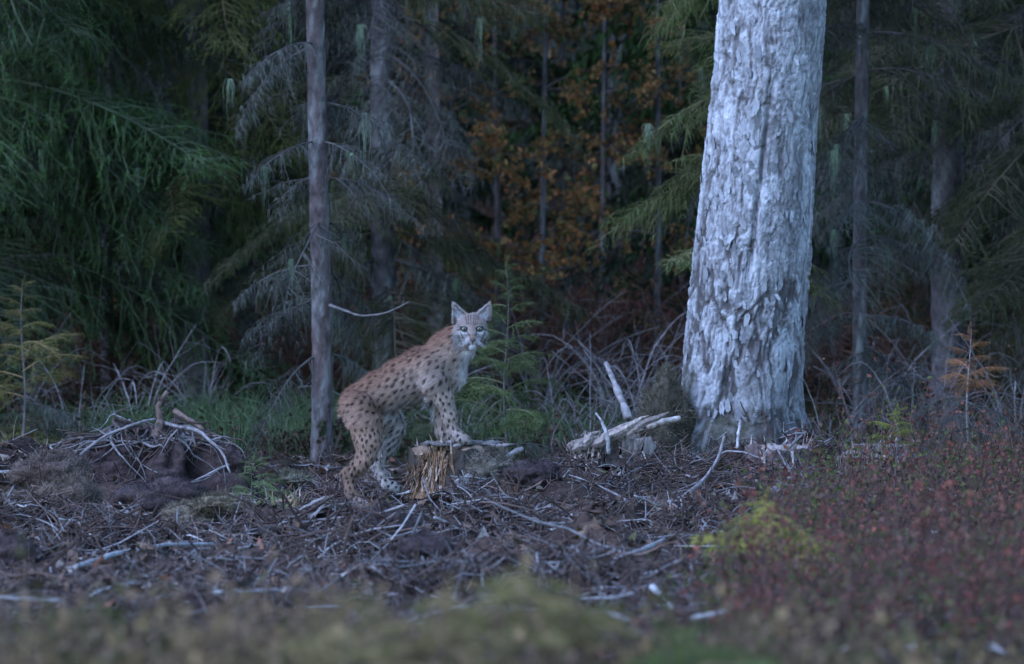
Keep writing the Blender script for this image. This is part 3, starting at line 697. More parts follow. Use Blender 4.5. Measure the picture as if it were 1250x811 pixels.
        mixc(line(s * 20 - 1.2, -31, s * 9 - 1.2, -20.5, 1.3), (.09, .07, .06), .85); mixc(line(s * 21.5 - 1.2, -31, s * 22 - 1.2, -12, 1.2), (.10, .08, .07), .7)
    mixc(blob(0, 20, 5.2, 3.2), (.60, .60, .60)); mixc(blob(0, 10.6, 3.2, 2.4, .25) * front, (.20, .115, .10)); mixc(line(-3.2, 9.5, 0, 12.8, .55) * front, (.03, .02, .02), .9); mixc(line(3.2, 9.5, 0, 12.8, .55) * front, (.03, .02, .02), .9); mixc(line(0, 12.8, 0, 17, .6) * front, (.03, .02, .02), .9)
    c = c * (.88 + .24 * r.random((len(V), 1)))
    off = np.array(root.location)
    body = link("body", mesh_np("body", V - off, Q, M_FUR, c), root)
    # ---- fur: short strands combed along the coat
    nst = 120000; k = r.integers(0, len(V), nst)
    fl = flow[k].copy(); hm = headw[k] > 0
    fl[hm] = np.stack([u[k][hm], 0 * u[k][hm] + 6, -(v[k][hm] - 6)], -1)
    fl = nrm(fl); fl = fl - N[k] * (fl * N[k]).sum(1, keepdims=True)
    ln = np.where(leg[k], .012, .021); ln = np.where(pl[k, 0] > .4, .020, ln); ln = np.where(bel[k] > .3, .034, ln); ln = np.where(hm, .007, ln); ln = np.where(hm & (np.abs(u[k]) > 14) & (v[k] > 4), .016, ln)
    ln = np.where((~hm) & (pyy[k] > 580), .008, ln); ln = np.where(hm & (w[k] > 12), .0035, ln); ln = ln * r.uniform(.6, 1.7, nst)
    dirs = nrm(nrm(fl + 1e-6) + N[k] * np.where(hm, .35, .42)[:, None] + r.normal(0, .22, (nst, 3)))
    A = V[k] - N[k] * .001; B = A + dirs * ln[:, None]
    Vb, Fb = blades(A - off, B - off, .0026, nrm(np.cross(dirs, N[k]) + 1e-6))
    cb = c[k] * r.uniform(.62, 1.35, (nst, 1)); tip = cb * 1.2 + .02
    cc = np.stack([cb, cb, np.where(sw[k][:, None] > .25, cb * .8, tip)], 1).reshape(-1, 3)
    fo = link("fur", mesh_np("fur", Vb, Fb, M_STRAND, cc, False), body); tag(fo, kind="stuff")
    # ear tufts and inner ear hair
    for s, tipu in ((-1, -21.8), (1, 19.3)):
        m = 40; A = np.tile(Hd(tipu, -30.5, -2.5), (m, 1)) + r.normal(0, .0022, (m, 3)); B = A + np.array([s * .012, 0, .036]) * r.uniform(.5, 1.2, (m, 1)) + r.normal(0, .002, (m, 3))
        link("ear_tuft", mesh_np("ear_tuft", *blades(A - off, B - off, .002), M_STRAND, np.full((m * 3, 3), .02), False), root)
        m = 130; uv = np.stack([s * r.uniform(9, 18, m) - 1, r.uniform(-23, -14, m)], -1); A = np.array([Hd(a_, b_, -2.2) for a_, b_ in uv])
        B = A + np.stack([s * r.uniform(.0, .016, m), -r.uniform(.003, .01, m), r.uniform(.006, .022, m)], -1)
        link("ear_hair", mesh_np("ear_hair", *blades(A - off, B - off, .002), M_STRAND, np.full((m * 3, 3), .55), False), root)
    # eyes
    for s in (-1, 1):
        ce = Hd(s * 9.2 - 1, -2.2, 12.9); R_ = 3.4 * U; nu, nv = 24, 20
        th, ph = np.meshgrid(np.linspace(0, 2 * np.pi, nu, endpoint=False), np.linspace(0, np.pi, nv))
        P = np.stack([np.sin(ph) * np.cos(th), -np.cos(ph), np.sin(ph) * np.sin(th)], -1).reshape(-1, 3)
        q = np.arange(nv - 1)[:, None] * nu; j = np.arange(nu)[None]; q = np.stack([q + j, q + (j + 1) % nu, q + nu + (j + 1) % nu, q + nu + j], -1).reshape(-1, 4)
        an = ph.ravel(); col = np.where((an < .40)[:, None], [[.008, .008, .008]], np.where((an < .85)[:, None], [[.13, .13, .08]], [[.02, .018, .015]]))
        link("eye", mesh_np("eye", P * R_ + ce - off, q, M_EYE, col), root)
    m = 22; s_ = np.where(np.arange(m) % 2 == 0, 1, -1); A = np.array([Hd(s_[i] * r.uniform(3.5, 6), r.uniform(12, 15.5), 17.2) for i in range(m)])
    K = 5; t = np.linspace(0, 1, K); dv = np.stack([s_ * r.uniform(.03, .05, m), -r.uniform(.0, .02, m), r.uniform(-.02, .008, m)], -1)
    P = A[:, None] + dv[:, None] * t[None, :, None]; P[..., 2] -= .012 * t ** 2
    link("whiskers", mesh_np("whiskers", *tubes(P - off, (.0006 * (1 - .7 * t))[None] * np.ones((m, 1)), 3), M_STRAND, np.full((m * K * 3, 3), .7)), root)
    return root
lynx()
# ------------------------------------------------------------------ stumps
def stump(label, px, d, rx, ry, top, cols, seed, jag=.05, lean=0.0, n_split=14, fibre=400, flare=.35, torn=None):
    """bark shell with a ragged rim, a core of torn wood fibres, splinters"""
    r = np.random.default_rng(seed); g = gp(px, d); hgt = top - g[2]
    root = empty("stump", g, label, "stump"); bark_c, wood_c, pale_c = [np.asarray(c) for c in cols]
    S, K = 72, 22; th = np.arange(S) / S * 2 * np.pi; t = np.linspace(-.25, 1, K); T, TH = np.meshgrid(t, th, indexing='ij')
    rad = 1 + .10 * np.sin(TH * 3 + seed) + .07 * np.sin(TH * 5 + 2 * seed) + flare * np.exp(-np.clip(T + .2, 0, 2) * 5) * (1 + .6 * np.sin(TH * 4 + seed))
    rad = rad + .22 * (fbm(TH * 4, T * 2.5 + seed, seed, 3) - .5) + .10 * (fbm(TH * 14, T * 3, seed + 2, 2) - .5)
    rim = hgt * (1 - jag / max(hgt, .05) * 1.6 * fbm(TH * 3.0, 0 * T + seed, seed + 3, 3))
    Z = np.where(T > 0, T * rim, T * hgt)
    V = np.stack([rx * rad * np.cos(TH) + lean * Z, ry * rad * np.sin(TH), Z], -1)
    wn_ = np.clip((fbm(TH * 3.2 + 5, T * 1.5, seed + 8, 3) - .50) * 6, 0, 1)[..., None]      # bark torn off here
    if torn: wn_ = np.clip(1.6 - np.abs(TH - torn[0]) / torn[1] + 2.2 * (fbm(TH * 5, T * 2.5, seed + 8, 3) - .5), 0, 1)[..., None]
    c = bark_c * (1 - wn_) + wood_c * wn_; c = c * (.6 + .8 * fbm(TH * 12, T * 6, seed + 9, 2)[..., None])
    i = np.arange(K - 1)[:, None] * S; j = np.arange(S)[None]; j2 = (j + 1) % S
    link("bark", mesh_np("bark", V.reshape(-1, 3), np.stack([i + j, i + j2, i + S + j2, i + S + j], -1).reshape(-1, 4), M_BARK, c.reshape(-1, 3)), root)
    # core: the broken top
    q = np.linspace(0, 1, 9); Q_, TQ = np.meshgrid(q, th, indexing='ij')
    zt = (rim[-1][None] - .012) * (Q_ > .9) + (hgt * .95 - .012 + jag * .9 * (fbm(Q_ * np.cos(TQ) * 5 + seed, Q_ * np.sin(TQ) * 5, seed + 11, 3) - .6)) * (Q_ <= .9)
    Vc = np.stack([rx * rad[-1][None] * Q_ * .985 * np.cos(TQ) + lean * zt, ry * rad[-1][None] * Q_ * .985 * np.sin(TQ), zt], -1)
    i = np.arange(8)[:, None] * S
    cw = wood_c * .6 + pale_c * .4
    link("wood_core", mesh_np("wood_core", Vc.reshape(-1, 3), np.stack([i + j, i + j2, i + S + j2, i + S + j], -1).reshape(-1, 4), M_WOOD, np.tile(cw, (9 * S, 1)) * (.6 + .8 * fbm(Vc[..., 0] * 60, Vc[..., 1] * 60, 3, 2)).reshape(-1, 1)), root)
    # torn fibres on the faces without bark
    A = V.reshape(-1, 3); ok = np.where((wn_.reshape(-1) > .3) & (A[:, 2] > -.02))[0]
    if len(ok) and fibre:
        k = r.choice(ok, fibre); out = nrm(np.stack([A[k, 0] / rx, A[k, 1] / ry, 0 * A[k, 0]], -1))
        a0 = A[k] + out * .002; b0 = a0 + np.stack([r.normal(0, .012, fibre), r.normal(0, .012, fibre), r.uniform(-.12, .09, fibre)], -1) + out * r.gamma(1.5, .011, fibre)[:, None]
        Vf, Ff = blades(a0, b0, r.uniform(.006, .018, fibre), nrm(np.cross(out, [0, 0, 1.0])))
        cf = (wood_c * r.uniform(.6, 1.3, (fibre, 1)) * (1 - (r.random((fibre, 1)) < .25)) + pale_c * (r.random((fibre, 1)) < .25) * .9)
        tag(link("wood_fibres", mesh_np("wood_fibres", Vf, Ff, M_WOOD, np.repeat(cf, 3, 0), False), root), kind="stuff")
    for k in range(n_split):
        A_ = r.uniform(0, 6.28); f = r.uniform(.6, 1.0); L = r.uniform(.01, .045)
        p0 = np.array([rx * f * math.cos(A_), ry * f * math.sin(A_), hgt * .9]); p1 = p0 + [r.normal(0, .02), r.normal(0, .02), L]
        q = np.linspace(0, 1, 4)[:, None]; P = p0 + (p1 - p0) * q
        link("splinter", mesh_np("splinter", *tubes(P, np.linspace(.007, .001, 4), 4), M_WOOD, np.tile(pale_c * r.uniform(.5, 1), (16, 1))), root)
    return root, g, hgt
st, g_st, h_st = stump("torn stump with orange rotten wood carrying the lynx's forepaws", 551, 40.02, .185, .17, PZ(540, 40), [(.085, .07, .06), (.26, .15, .085), (.33, .27, .22)], 5, .05, n_split=3, fibre=380, torn=(4.05, .45), flare=.15)
# the split shelf the paws stand on, part of that stump
Sx = Bag(); tt = np.linspace(0, 1, 14)
for k in range(13):
    y = -.165 + .026 * k; x0, x1 = sorted(rng.uniform(-.20, .20, 2)); x1 = max(x1, x0 + .16)
    P = np.stack([x0 + (x1 - x0) * tt, y + .012 * np.sin(tt * 7 + k), rng.normal(-.004, .006) + .010 * np.sin(tt * 6 + k * 2)], -1)
    V, F = tubes(P, (.020 * np.clip(np.minimum(tt * 4, (1 - tt) * 3), .15, 1)) * (1 + .3 * rng.normal(size=14)), 6, True); V[:, 2] = V[:, 2] * .55
    Sx.add(V, F, np.array([.22, .195, .185]) * rng.uniform(.5, 1.25))
link("shelf", Sx.mesh("shelf", M_WOOD), st, (0, 0, h_st - .006))
pst, _, _ = stump("pale pinkish splintered stump torn open on the mound before the birch", 742, 42.1, .22, .18, PZ(530, 42.1), [(.10, .08, .07), (.27, .20, .165), (.36, .30, .265)], 9, .10, .5, n_split=10, fibre=500, flare=.1)
r_ = np.random.default_rng(55)
for k in range(16):      # torn slabs leaning in layers over that stump
    p0 = np.array([PX(690 + 4.2 * k + r_.normal(0, 5), 42.1), 2.1 - .16 + .3 * r_.random() - .1, PZ(553 - 1.3 * k, 42.1)]) - np.array(pst.location); L_ = r_.uniform(.14, .32)
    q = np.linspace(0, 1, 9)[:, None]; P = p0 + q * L_ * np.array([.85, .1, .42 + r_.normal(0, .12)]) + np.cumsum(r_.normal(0, .006, (9, 3)), 0)
    V, F = tubes(P, r_.uniform(.014, .03) * np.clip(np.minimum(q[:, 0] * 5 + .2, (1 - q[:, 0]) * 3 + .1), 0, 1), 6, True); V[:, 1] = V[:, 1]
    link("torn_slab", mesh_np("torn_slab", V, F, M_WOOD, np.tile(np.array([.34, .275, .235]) * r_.uniform(.6, 1.2), (len(V), 1)), False), pst)
stump("broad low grey stump with a flat mossy top beside the heath shrubs", 1087, 42.2, .205, .2, PZ(539, 42.2), [(.14, .115, .105), (.22, .18, .155), (.30, .26, .23)], 12, .02, n_split=8, fibre=260)
stump("low chipped stump of weathered pink wood at the birch's foot", 948, 42.5, .17, .16, PZ(539, 42.5), [(.15, .11, .10), (.33, .25, .22), (.44, .38, .34)], 14, .05, n_split=5, fibre=350, flare=.5)
stump("small cut stump showing tan wood beside the little dark spruce", 352, 39.3, .075, .08, PZ(606, 39.3), [(.09, .075, .065), (.33, .22, .12), (.42, .33, .24)], 16, .02, n_split=5, fibre=120)

# ------------------------------------------------------------------ sticks, roots, splinters
BLEACH, BROWNS, GREYS = np.array([.36, .34, .33]), np.array([.105, .071, .058]), np.array([.19, .172, .168])
def curve(pts, n=24, wob=.0, r=rng):
    pts = np.asarray(pts, float); s = np.concatenate([[0], np.cumsum(np.linalg.norm(np.diff(pts, axis=0), axis=1))]); t = np.linspace(0, s[-1], n)
    P = np.stack([np.interp(t, s, pts[:, k]) for k in range(3)], -1)
    if len(pts) > 2:
        for _ in range(3): P[1:-1] = .5 * P[1:-1] + .25 * (P[:-2] + P[2:])
    if wob: P += np.cumsum(r.normal(0, wob, P.shape), 0) * .5
    return P
def stick_mesh(pts, r0, r1, col, n=24, wob=.002, sides=7, twigs=0, seed=0, fork=.25, flat=1.0):
    r = np.random.default_rng(seed); bag = Bag(); P = curve(pts, n, wob, r); t = np.linspace(0, 1, n)
    rad = (r0 + (r1 - r0) * t) * (1 + .22 * (vnoise(t * 12 + seed, 0 * t, seed) - .5) * 2)
    V, F = tubes(P, rad * (1 + .5 * (1 - flat) * (vnoise(t * 7, 0 * t, seed + 3) - .5)), sides, True); V[:, 2] = P[:, 2].mean() + (V[:, 2] - P[:, 2].mean()) * flat
    nn = fbm(V[:, 0] * 40 + seed, V[:, 2] * 40 + V[:, 1] * 40, seed, 2)[:, None]
    bag.add(V, F, np.asarray(col)[None] * (.45 + 1.1 * nn))
    L = np.linalg.norm(P[-1] - P[0])
    for _ in range(twigs):
        k = r.integers(n // 5, n - 2); d = nrm(nrm(P[min(k + 2, n - 1)] - P[k]) * .7 + r.normal(0, .6, 3)); l = fork * L * r.uniform(.3, 1)
        q = np.linspace(0, 1, 6); Q = P[k] + d * l * q[:, None] + np.cumsum(r.normal(0, l * .03, (6, 3)), 0)
        V, F = tubes(Q, rad[k] * .5 * (1 - .75 * q), 5); bag.add(V, F, np.asarray(col) * r.uniform(.7, 1.1))
    return bag
def stick(label, pix, r0, r1, col, lift=(0, 0), twigs=0, seed=0, name="stick", cat="stick", group=None, d=None, **kw):
    """pixels on the ground; the ends may be lifted clear of it"""
    pts = []
    for k, p in enumerate(pix):
        if d is None: w_ = hit(p[0], p[1])
        else: dd = d if np.isscalar(d) else d[k]; w_ = np.array([PX(p[0], dd), dd - CAM_D, PZ(p[1], dd)])
        f = k / (len(pix) - 1); w_[2] += r0 * .4 + lift[0] * (1 - f) + lift[1] * f; pts.append(w_)
    o0 = pts[0].copy(); bag = stick_mesh(np.array(pts) - o0, r0, r1, col, twigs=twigs, seed=seed, **kw)
    o = link(name, bag.mesh(name, M_TWIG), None, o0); return tag(o, label, cat, group)
stick("thick grey stick propped up slantwise against the torn stump", [(556, 592), (600, 569), (638, 549)], .017, .013, GREYS * 1.2, d=(39.6, 39.7, 39.8), seed=1, twigs=1, fork=.15)
stick("long pale bowed branch lying across the peat below the root pile", [(92, 702), (150, 684), (205, 676), (262, 678)], .013, .007, BLEACH, seed=2, twigs=2, lift=(.02, .02))
stick("pale split stave lying below the tan moss clump", [(226, 652), (278, 631)], .012, .010, BLEACH * 1.1, seed=3, lift=(.01, .04), d=(38.2, 38.4))
stick("short pale stick under the brown clod", [(138, 645), (174, 656)], .010, .008, BLEACH, seed=4, lift=(.02, .02))
stick("slim bleached stake standing upright below the lynx's hind paw", [(446, 676), (452, 710), (461, 750)], .012, .009, BLEACH * .95, d=(35.6, 35.5, 35.4), seed=5)
stick("grey weathered stake leaning on the mound beside the pale torn stump", [(767, 512), (752, 474), (739, 446)], .020, .013, GREYS * 1.35, d=(42.3, 42.4, 42.5), seed=6, twigs=1, fork=.2)
stick("bent bark-covered branch curving up out of the slash before the birch", [(790, 627), (835, 607), (862, 585), (880, 560), (887, 531)], .013, .006, GREYS, d=(39.8, 40.0, 40.1, 40.2, 40.2), seed=7, twigs=2, fork=.12)
stick("straight pale stick lying under the bent branch", [(800, 620), (866, 606)], .011, .009, BLEACH, d=(39.4, 39.6), seed=8)
stick("crooked pale branch half buried in the middle of the slash", [(748, 693), (785, 682), (812, 671)], .014, .008, BLEACH * .9, seed=9, lift=(.02, .03), twigs=1)
stick("thin white stake stuck upright before the birch's foot", [(900, 548), (904, 511)], .008, .007, BLEACH * 1.2, d=(41.9, 42.0), seed=10)
stick("curled bare root standing beside the pale torn stump", [(743, 556), (742, 530), (735, 515), (728, 506)], .012, .005, BLEACH * .85, d=(41.6, 41.6, 41.65, 41.7), seed=11)
stick("thin dark stick leaning against the low grey stump", [(1062, 578), (1078, 548), (1091, 524)], .007, .005, GREYS, d=(41.9, 42.1, 42.2), seed=12)
stick("pale chip of wood lying upright in the lower slash", [(796, 731), (816, 752)], .013, .008, BLEACH * 1.15, seed=13, lift=(.03, .02))
stick("pale bluish grey stick lying at the edge of the heath", [(846, 769), (892, 768)], .011, .009, BLEACH, seed=14, lift=(.03, .03))
stick("long grey plank-like slab lying in the peat before the root pile", [(264, 741), (336, 741)], .020, .018, BLEACH * .85, seed=15, lift=(.04, .04), name="wood_slab", cat="slab", flat=.4)
stick("grey slab of wood lying flat beyond the dark clods", [(-20, 592), (38, 593)], .022, .018, BLEACH * .75, seed=16, lift=(.05, .05), name="wood_slab", cat="slab", flat=.4)
stick("blurred pale slab lying beside the yellowish shoots", [(-10, 752), (72, 754)], .018, .018, BLEACH * .8, seed=17, lift=(.05, .05), name="wood_slab", cat="slab", flat=.4)
stick("short grey log lying on the peat below the chipped stump", [(942, 603), (990, 598)], .024, .022, GREYS, d=(40.3, 40.4), seed=18, name="log", cat="log")
stick("brown root snag rising in a bundle below the lynx's hind paw", [(430, 700), (440, 655), (446, 622)], .018, .009, BROWNS * 1.3, d=(37.2, 37.3, 37.4), seed=19, twigs=6, fork=.6)
stick("crooked brown snag standing beside the brown root bundle", [(412, 712), (420, 672), (437, 640)], .014, .007, BROWNS * 1.2, d=(37.0, 37.1, 37.2), seed=20, twigs=6, fork=.6)
stick("thin pale branch arching over the right slash", [(985, 600), (962, 575), (948, 548)], .006, .004, GREYS, d=(40.6, 40.8, 41.0), seed=21, twigs=3)
stick("slender dry twig rising above the heath shrubs", [(1162, 735), (1140, 690), (1122, 655)], .007, .004, GREYS * 1.2, d=(34.5, 34.7, 34.9), seed=22, twigs=2)
stick("grey forked branch lying between the slash and the heath", [(700, 768), (735, 758), (772, 768)], .010, .006, GREYS * 1.2, seed=23, lift=(.03, .02), twigs=2)
stick("thick pale shard of torn trunk lying on the pale stump's mound", [(790, 522), (830, 512)], .022, .014, np.array([.40, .34, .30]), d=(42.2, 42.3), seed=24)
bp = np.array([[PX(p, dd), dd - CAM_D, PZ(q, dd)] for p, q, dd in ((396, 371, 44.6), (440, 387, 44.4), (472, 384, 44.3), (500, 370, 44.2))]) - np.array(t1.location)
link("bare_branch", stick_mesh(bp, .009, .003, GREYS, twigs=2, seed=25, fork=.1).mesh("bare_branch", M_TWIG), t1)

# scattered pieces that only their place tells apart
def scatter(name, label, cat, group, n, meshes, region, sc, tilt, seed, tints=None, dz=.01):
    r = np.random.default_rng(seed); k = 0
    while k < n:
        px, py = r.uniform(*region[0]), r.uniform(*region[1])
        if px > 830 + (811 - py) * .75 and r.random() < .8: continue
        p = hit(px, py)
        if p[1] > 5: continue
        p[2] += dz
        o = link(name, meshes[r.integers(0, len(meshes))], None, p, (r.normal(0, tilt), r.normal(0, tilt), r.uniform(0, 6.28)), r.uniform(*sc))
        if tints: o.color = (*(np.array(tints[r.integers(0, len(tints))])), 1)
        tag(o, label, cat, group); k += 1
def rand_stick(seed, col, curl, twigs, r0=.018):
    r = np.random.default_rng(seed); pts = np.array([[-.5, 0, 0], [-.15, r.normal(0, curl), r.normal(0, curl * .4)], [.2, r.normal(0, curl), abs(r.normal(0, curl))], [.5, r.normal(0, curl * .7), r.normal(0, curl * .5)]])
    return stick_mesh(pts, r0, r0 * .4, col, 14, .004, 6, twigs, seed, .35).mesh("stick", M_TWIG)
scatter("stick", "thin bleached stick lying loose in the churned slash", "stick", "bleached sticks lying loose in the slash", 75, [rand_stick(600 + k, BLEACH, .05, 1) for k in range(7)], ((0, 1000), (565, 770)), (.12, .42), .25, 1, [(.9, .9, .9), (.6, .6, .6), (1.15, 1.12, 1.1)])
scatter("root", "dark curved root poking out of the churned peat", "root", "dark roots poking out of the peat", 110, [rand_stick(620 + k, BROWNS * 1.1, .13, 4, .012) for k in range(8)], ((0, 1000), (560, 790)), (.2, .6), .5, 2, [(1, 1, 1), (.7, .7, .7), (1.4, 1.35, 1.35)], .02)
def splint(seed):
    r = np.random.default_rng(seed); n = 6; t = np.linspace(-.5, .5, n); P = np.stack([t, .05 * r.normal(size=n), .02 * r.normal(size=n)], -1)
    V, F = tubes(P, .09 * (1 - (2 * t) ** 4 * .85) * r.uniform(.8, 1.1, n), 5, True); V[:, 2] *= .35
    return mesh_np("wood_splinter", V, F, M_WOOD, np.tile([.46, .41, .37], (len(V), 1)) * r.uniform(.6, 1.1, (len(V), 1)), False)
scatter("wood_splinter", "pale chip of torn wood lying on the dark peat", "wood chip", "pale wood chips strewn on the peat", 90, [splint(640 + k) for k in range(5)], ((0, 960), (560, 780)), (.05, .16), .3, 3, [(1, 1, 1), (.7, .68, .68), (.5, .48, .48)])
r_ = np.random.default_rng(77)
for k in range(9):      # cluster of shards near the hind paw
    p = hit(395 + r_.uniform(-18, 22), 640 + r_.uniform(-16, 18)); a_ = r_.normal(.7, .3)
    o = link("wood_splinter", splint(660 + k % 4), None, p + [0, 0, .03], (r_.normal(0, .3), -a_, r_.normal(0, .4)), r_.uniform(.12, .22), (.95, .95, .97))
    tag(o, "long pale shard in the heap of split wood behind the lynx's paw", "wood chip", "pale shards heaped behind the lynx's hind paw")

# ------------------------------------------------------------------ the upturned root plate
def root_pile():
    r = np.random.default_rng(8); c = gp(195, 40.75); root = empty("root_plate", c, "dark upturned root plate with tangled roots and a peeling snag on top", "root plate")
    S = 150; ph, th = np.meshgrid(np.linspace(0, np.pi / 2, 60), np.arange(S) / S * 2 * np.pi, indexing='ij')
    top = PZ(532, 40.8) - c[2]
    rr = np.sin(ph); nn = fbm(np.cos(th) * rr * 4 + 3, np.sin(th) * rr * 4 + ph, 71, 4)
    V = np.stack([.52 * rr * np.cos(th) * (.75 + .5 * nn), .40 * rr * np.sin(th) * (.75 + .5 * nn), (top + .14) * np.cos(ph) ** .6 * (.7 + .55 * nn) - .12], -1)
    V += (fbm(th * 9, ph * 9, 73, 3) - .5)[..., None] * np.stack([np.cos(th) * rr, np.sin(th) * rr, np.cos(ph)], -1) * .11
    V[..., 0] -= .05
    i = np.arange(59)[:, None] * S; j = np.arange(S)[None]; j2 = (j + 1) % S
    link("soil_clump", mesh_np("soil_clump", V.reshape(-1, 3), np.stack([i + S + j, i + S + j2, i + j2, i + j], -1).reshape(-1, 4), M_SOIL, np.array([.05, .035, .033]) * (.5 + 1.2 * nn.reshape(-1, 1))), root)
    W = lambda px, py, d: np.array([PX(px, d), d - CAM_D, PZ(py, d)]) - c
    def rt(pts, r0, r1, col, tw=1, seed=0, name="root"):
        link(name, stick_mesh(pts, r0, r1, col, 22, .003, 6, tw, seed, .3).mesh(name, M_TWIG), root)
    rt([W(151, 640, 40.0), W(205, 606, 40.2), W(250, 582, 40.3), W(280, 567, 40.4)], .013, .006, GREYS, 2, 1)
    rt([W(98, 556, 40.4), W(125, 535, 40.45), W(160, 521, 40.5), W(192, 515, 40.6)], .010, .007, GREYS * 1.5, 4, 2)
    rt([W(192, 515, 40.7), W(240, 525, 40.5), W(272, 552, 40.35), W(283, 578, 40.3)], .012, .006, GREYS * 1.1, 3, 3)
    rt([W(213, 502, 41.2), W(245, 522, 41.1), W(260, 545, 41.0), W(290, 560, 41.0)], .014, .008, BROWNS * 1.5, 1, 4)
    rt([W(190, 535, 40.6), W(197, 512, 40.65), W(194, 496, 40.65), W(207, 476, 40.65)], .026, .012, BROWNS * 1.2, 6, 5, "snag")
    rt([W(80, 538, 40.8), W(60, 545, 40.7), W(75, 560, 40.6)], .008, .004, GREYS * 1.3, 2, 6)
    for k in range(78):
        t0 = r.uniform(np.pi * .95, np.pi * 2.05); dt = r.normal(0, .55); q0 = r.uniform(.05, .7); q1 = min(1.5, q0 + r.uniform(.4, 1.1)); q = np.linspace(0, 1, 7); lift = r.uniform(.004, .07)
        pts = []
        for f in q:
            a_ = int((q0 + (q1 - q0) * f) / (np.pi / 2) * 59); b_ = int(((t0 + dt * f) % (2 * np.pi)) / (2 * np.pi) * S) % S
            pts.append(V[a_, b_] + np.array([math.cos(t0) * .6, math.sin(t0) * .6, .8]) * (.008 + lift * math.sin(f * math.pi * r.uniform(.8, 1))))
        rt(pts, r.uniform(.004, .011), .002, (GREYS * .65, BROWNS * 1.1, GREYS * 1.1, BROWNS * .8)[k % 4], r.integers(0, 4), 20 + k)
root_pile()

# clods and moss: lumps with a fuzzy surface
def lump(name, label, cat, px, py, size, col, seed, fuzz=2500, fl=.02, fcol=None, d=None):
    r = np.random.default_rng(seed); p = hit(px, py) if d is None else gp(px, d); S = 48
    ph, th = np.meshgrid(np.linspace(0, np.pi, 24), np.arange(S) / S * 2 * np.pi, indexing='ij')
    P = np.stack([np.sin(ph) * np.cos(th), np.sin(ph) * np.sin(th), np.cos(ph)], -1)
    nn = fbm(P[..., 0] * 2.2 + seed, P[..., 1] * 2.2 + P[..., 2] * 3.1, seed, 4)
    V = P * (.55 + .75 * nn + .30 * (fbm(th * 7, ph * 7, seed + 3, 3) - .5) * np.sin(ph))[..., None] * np.array(size); V[..., 2] += size[2] * .25
    i = np.arange(23)[:, None] * S; j = np.arange(S)[None]; j2 = (j + 1) % S
    root = empty(name, p, label, cat)
    lo_ = link("mass", mesh_np("mass", V.reshape(-1, 3), np.stack([i + S + j, i + S + j2, i + j2, i + j], -1).reshape(-1, 4), M_SOIL, np.asarray(col) * (.4 + 1.3 * nn.reshape(-1, 1))), root)
    k = r.integers(0, len(V.reshape(-1, 3)), fuzz); A = V.reshape(-1, 3)[k] + r.normal(0, .006, (fuzz, 3)); o = P.reshape(-1, 3)[k]
    B = A + nrm(o + r.normal(0, .7, o.shape)) * (fl * r.uniform(.4, 1.4, fuzz))[:, None]
    tag(link("fuzz", mesh_np("fuzz", *blades(A, B, .004), M_FOL, np.repeat(np.asarray(fcol or col) * r.uniform(.6, 1.5, (fuzz, 1)), 3, 0), False), root), kind="stuff")
lump("moss_clump", "tan dried moss clump in front of the root plate", "moss", 226, 640, (.13, .10, .07), (.14, .11, .08), 1, 3500, .025)
lump("moss_clump", "flat olive moss clump beside the small dark spruce", "moss", 268, 622, (.14, .12, .05), (.125, .10, .068), 2, 3000, .025)
lump("peat_clod", "large brown peat clod beside the root plate", "clod", 80, 632, (.19, .15, .16), (.09, .066, .052), 3, 3000, .03, (.13, .10, .075))
lump("peat_clod", "rounded brown turf clod behind the grey slab", "clod", 62, 588, (.20, .16, .12), (.085, .062, .052), 4, 3000, .03, (.13, .095, .075))
lump("peat_clod", "dark peat clod with its top in shade beside the shoots", "clod", 14, 690, (.10, .10, .11), (.06, .042, .04), 5, 1500, .02)
lump("moss_hummock", "yellowish mossy hummock at the foot of the big green spruce", "moss", 20, 530, (.35, .3, .14), (.09, .085, .03), 6, 4000, .05, None, 46.0)
lump("moss_clump", "grey-green moss mat on the slab behind the lynx's hind leg", "moss", 350, 592, (.13, .12, .04), (.16, .15, .10), 7, 2500, .025)
lump("peat_clod", "mossy mound of turf hugging the birch's roots", "clod", 812, 520, (.17, .2, .36), (.06, .05, .036), 8, 5000, .05, (.10, .085, .055), 42.75)
lump("peat_clod", "dark raw peat clod under the front of the root plate", "clod", 205, 625, (.26, .18, .13), (.05, .036, .035), 12, 2500, .03)
lump("moss_clump", "grey mossy heap of debris against the torn stump's bark side", "moss", 600, 585, (.14, .10, .11), (.11, .095, .075), 13, 3000, .03)
lump("peat_clod", "dark turned peat clod between the stumps", "clod", 655, 590, (.16, .14, .08), (.05, .036, .036), 9, 1500, .02)
lump("peat_clod", "dark peat clod with dangling roots in the lower slash", "clod", 520, 680, (.14, .12, .07), (.055, .04, .04), 10, 1500, .025)
lump("peat_clod", "brown peat clod beside the root snags", "clod", 470, 655, (.15, .14, .09), (.06, .044, .042), 11, 1500, .025)

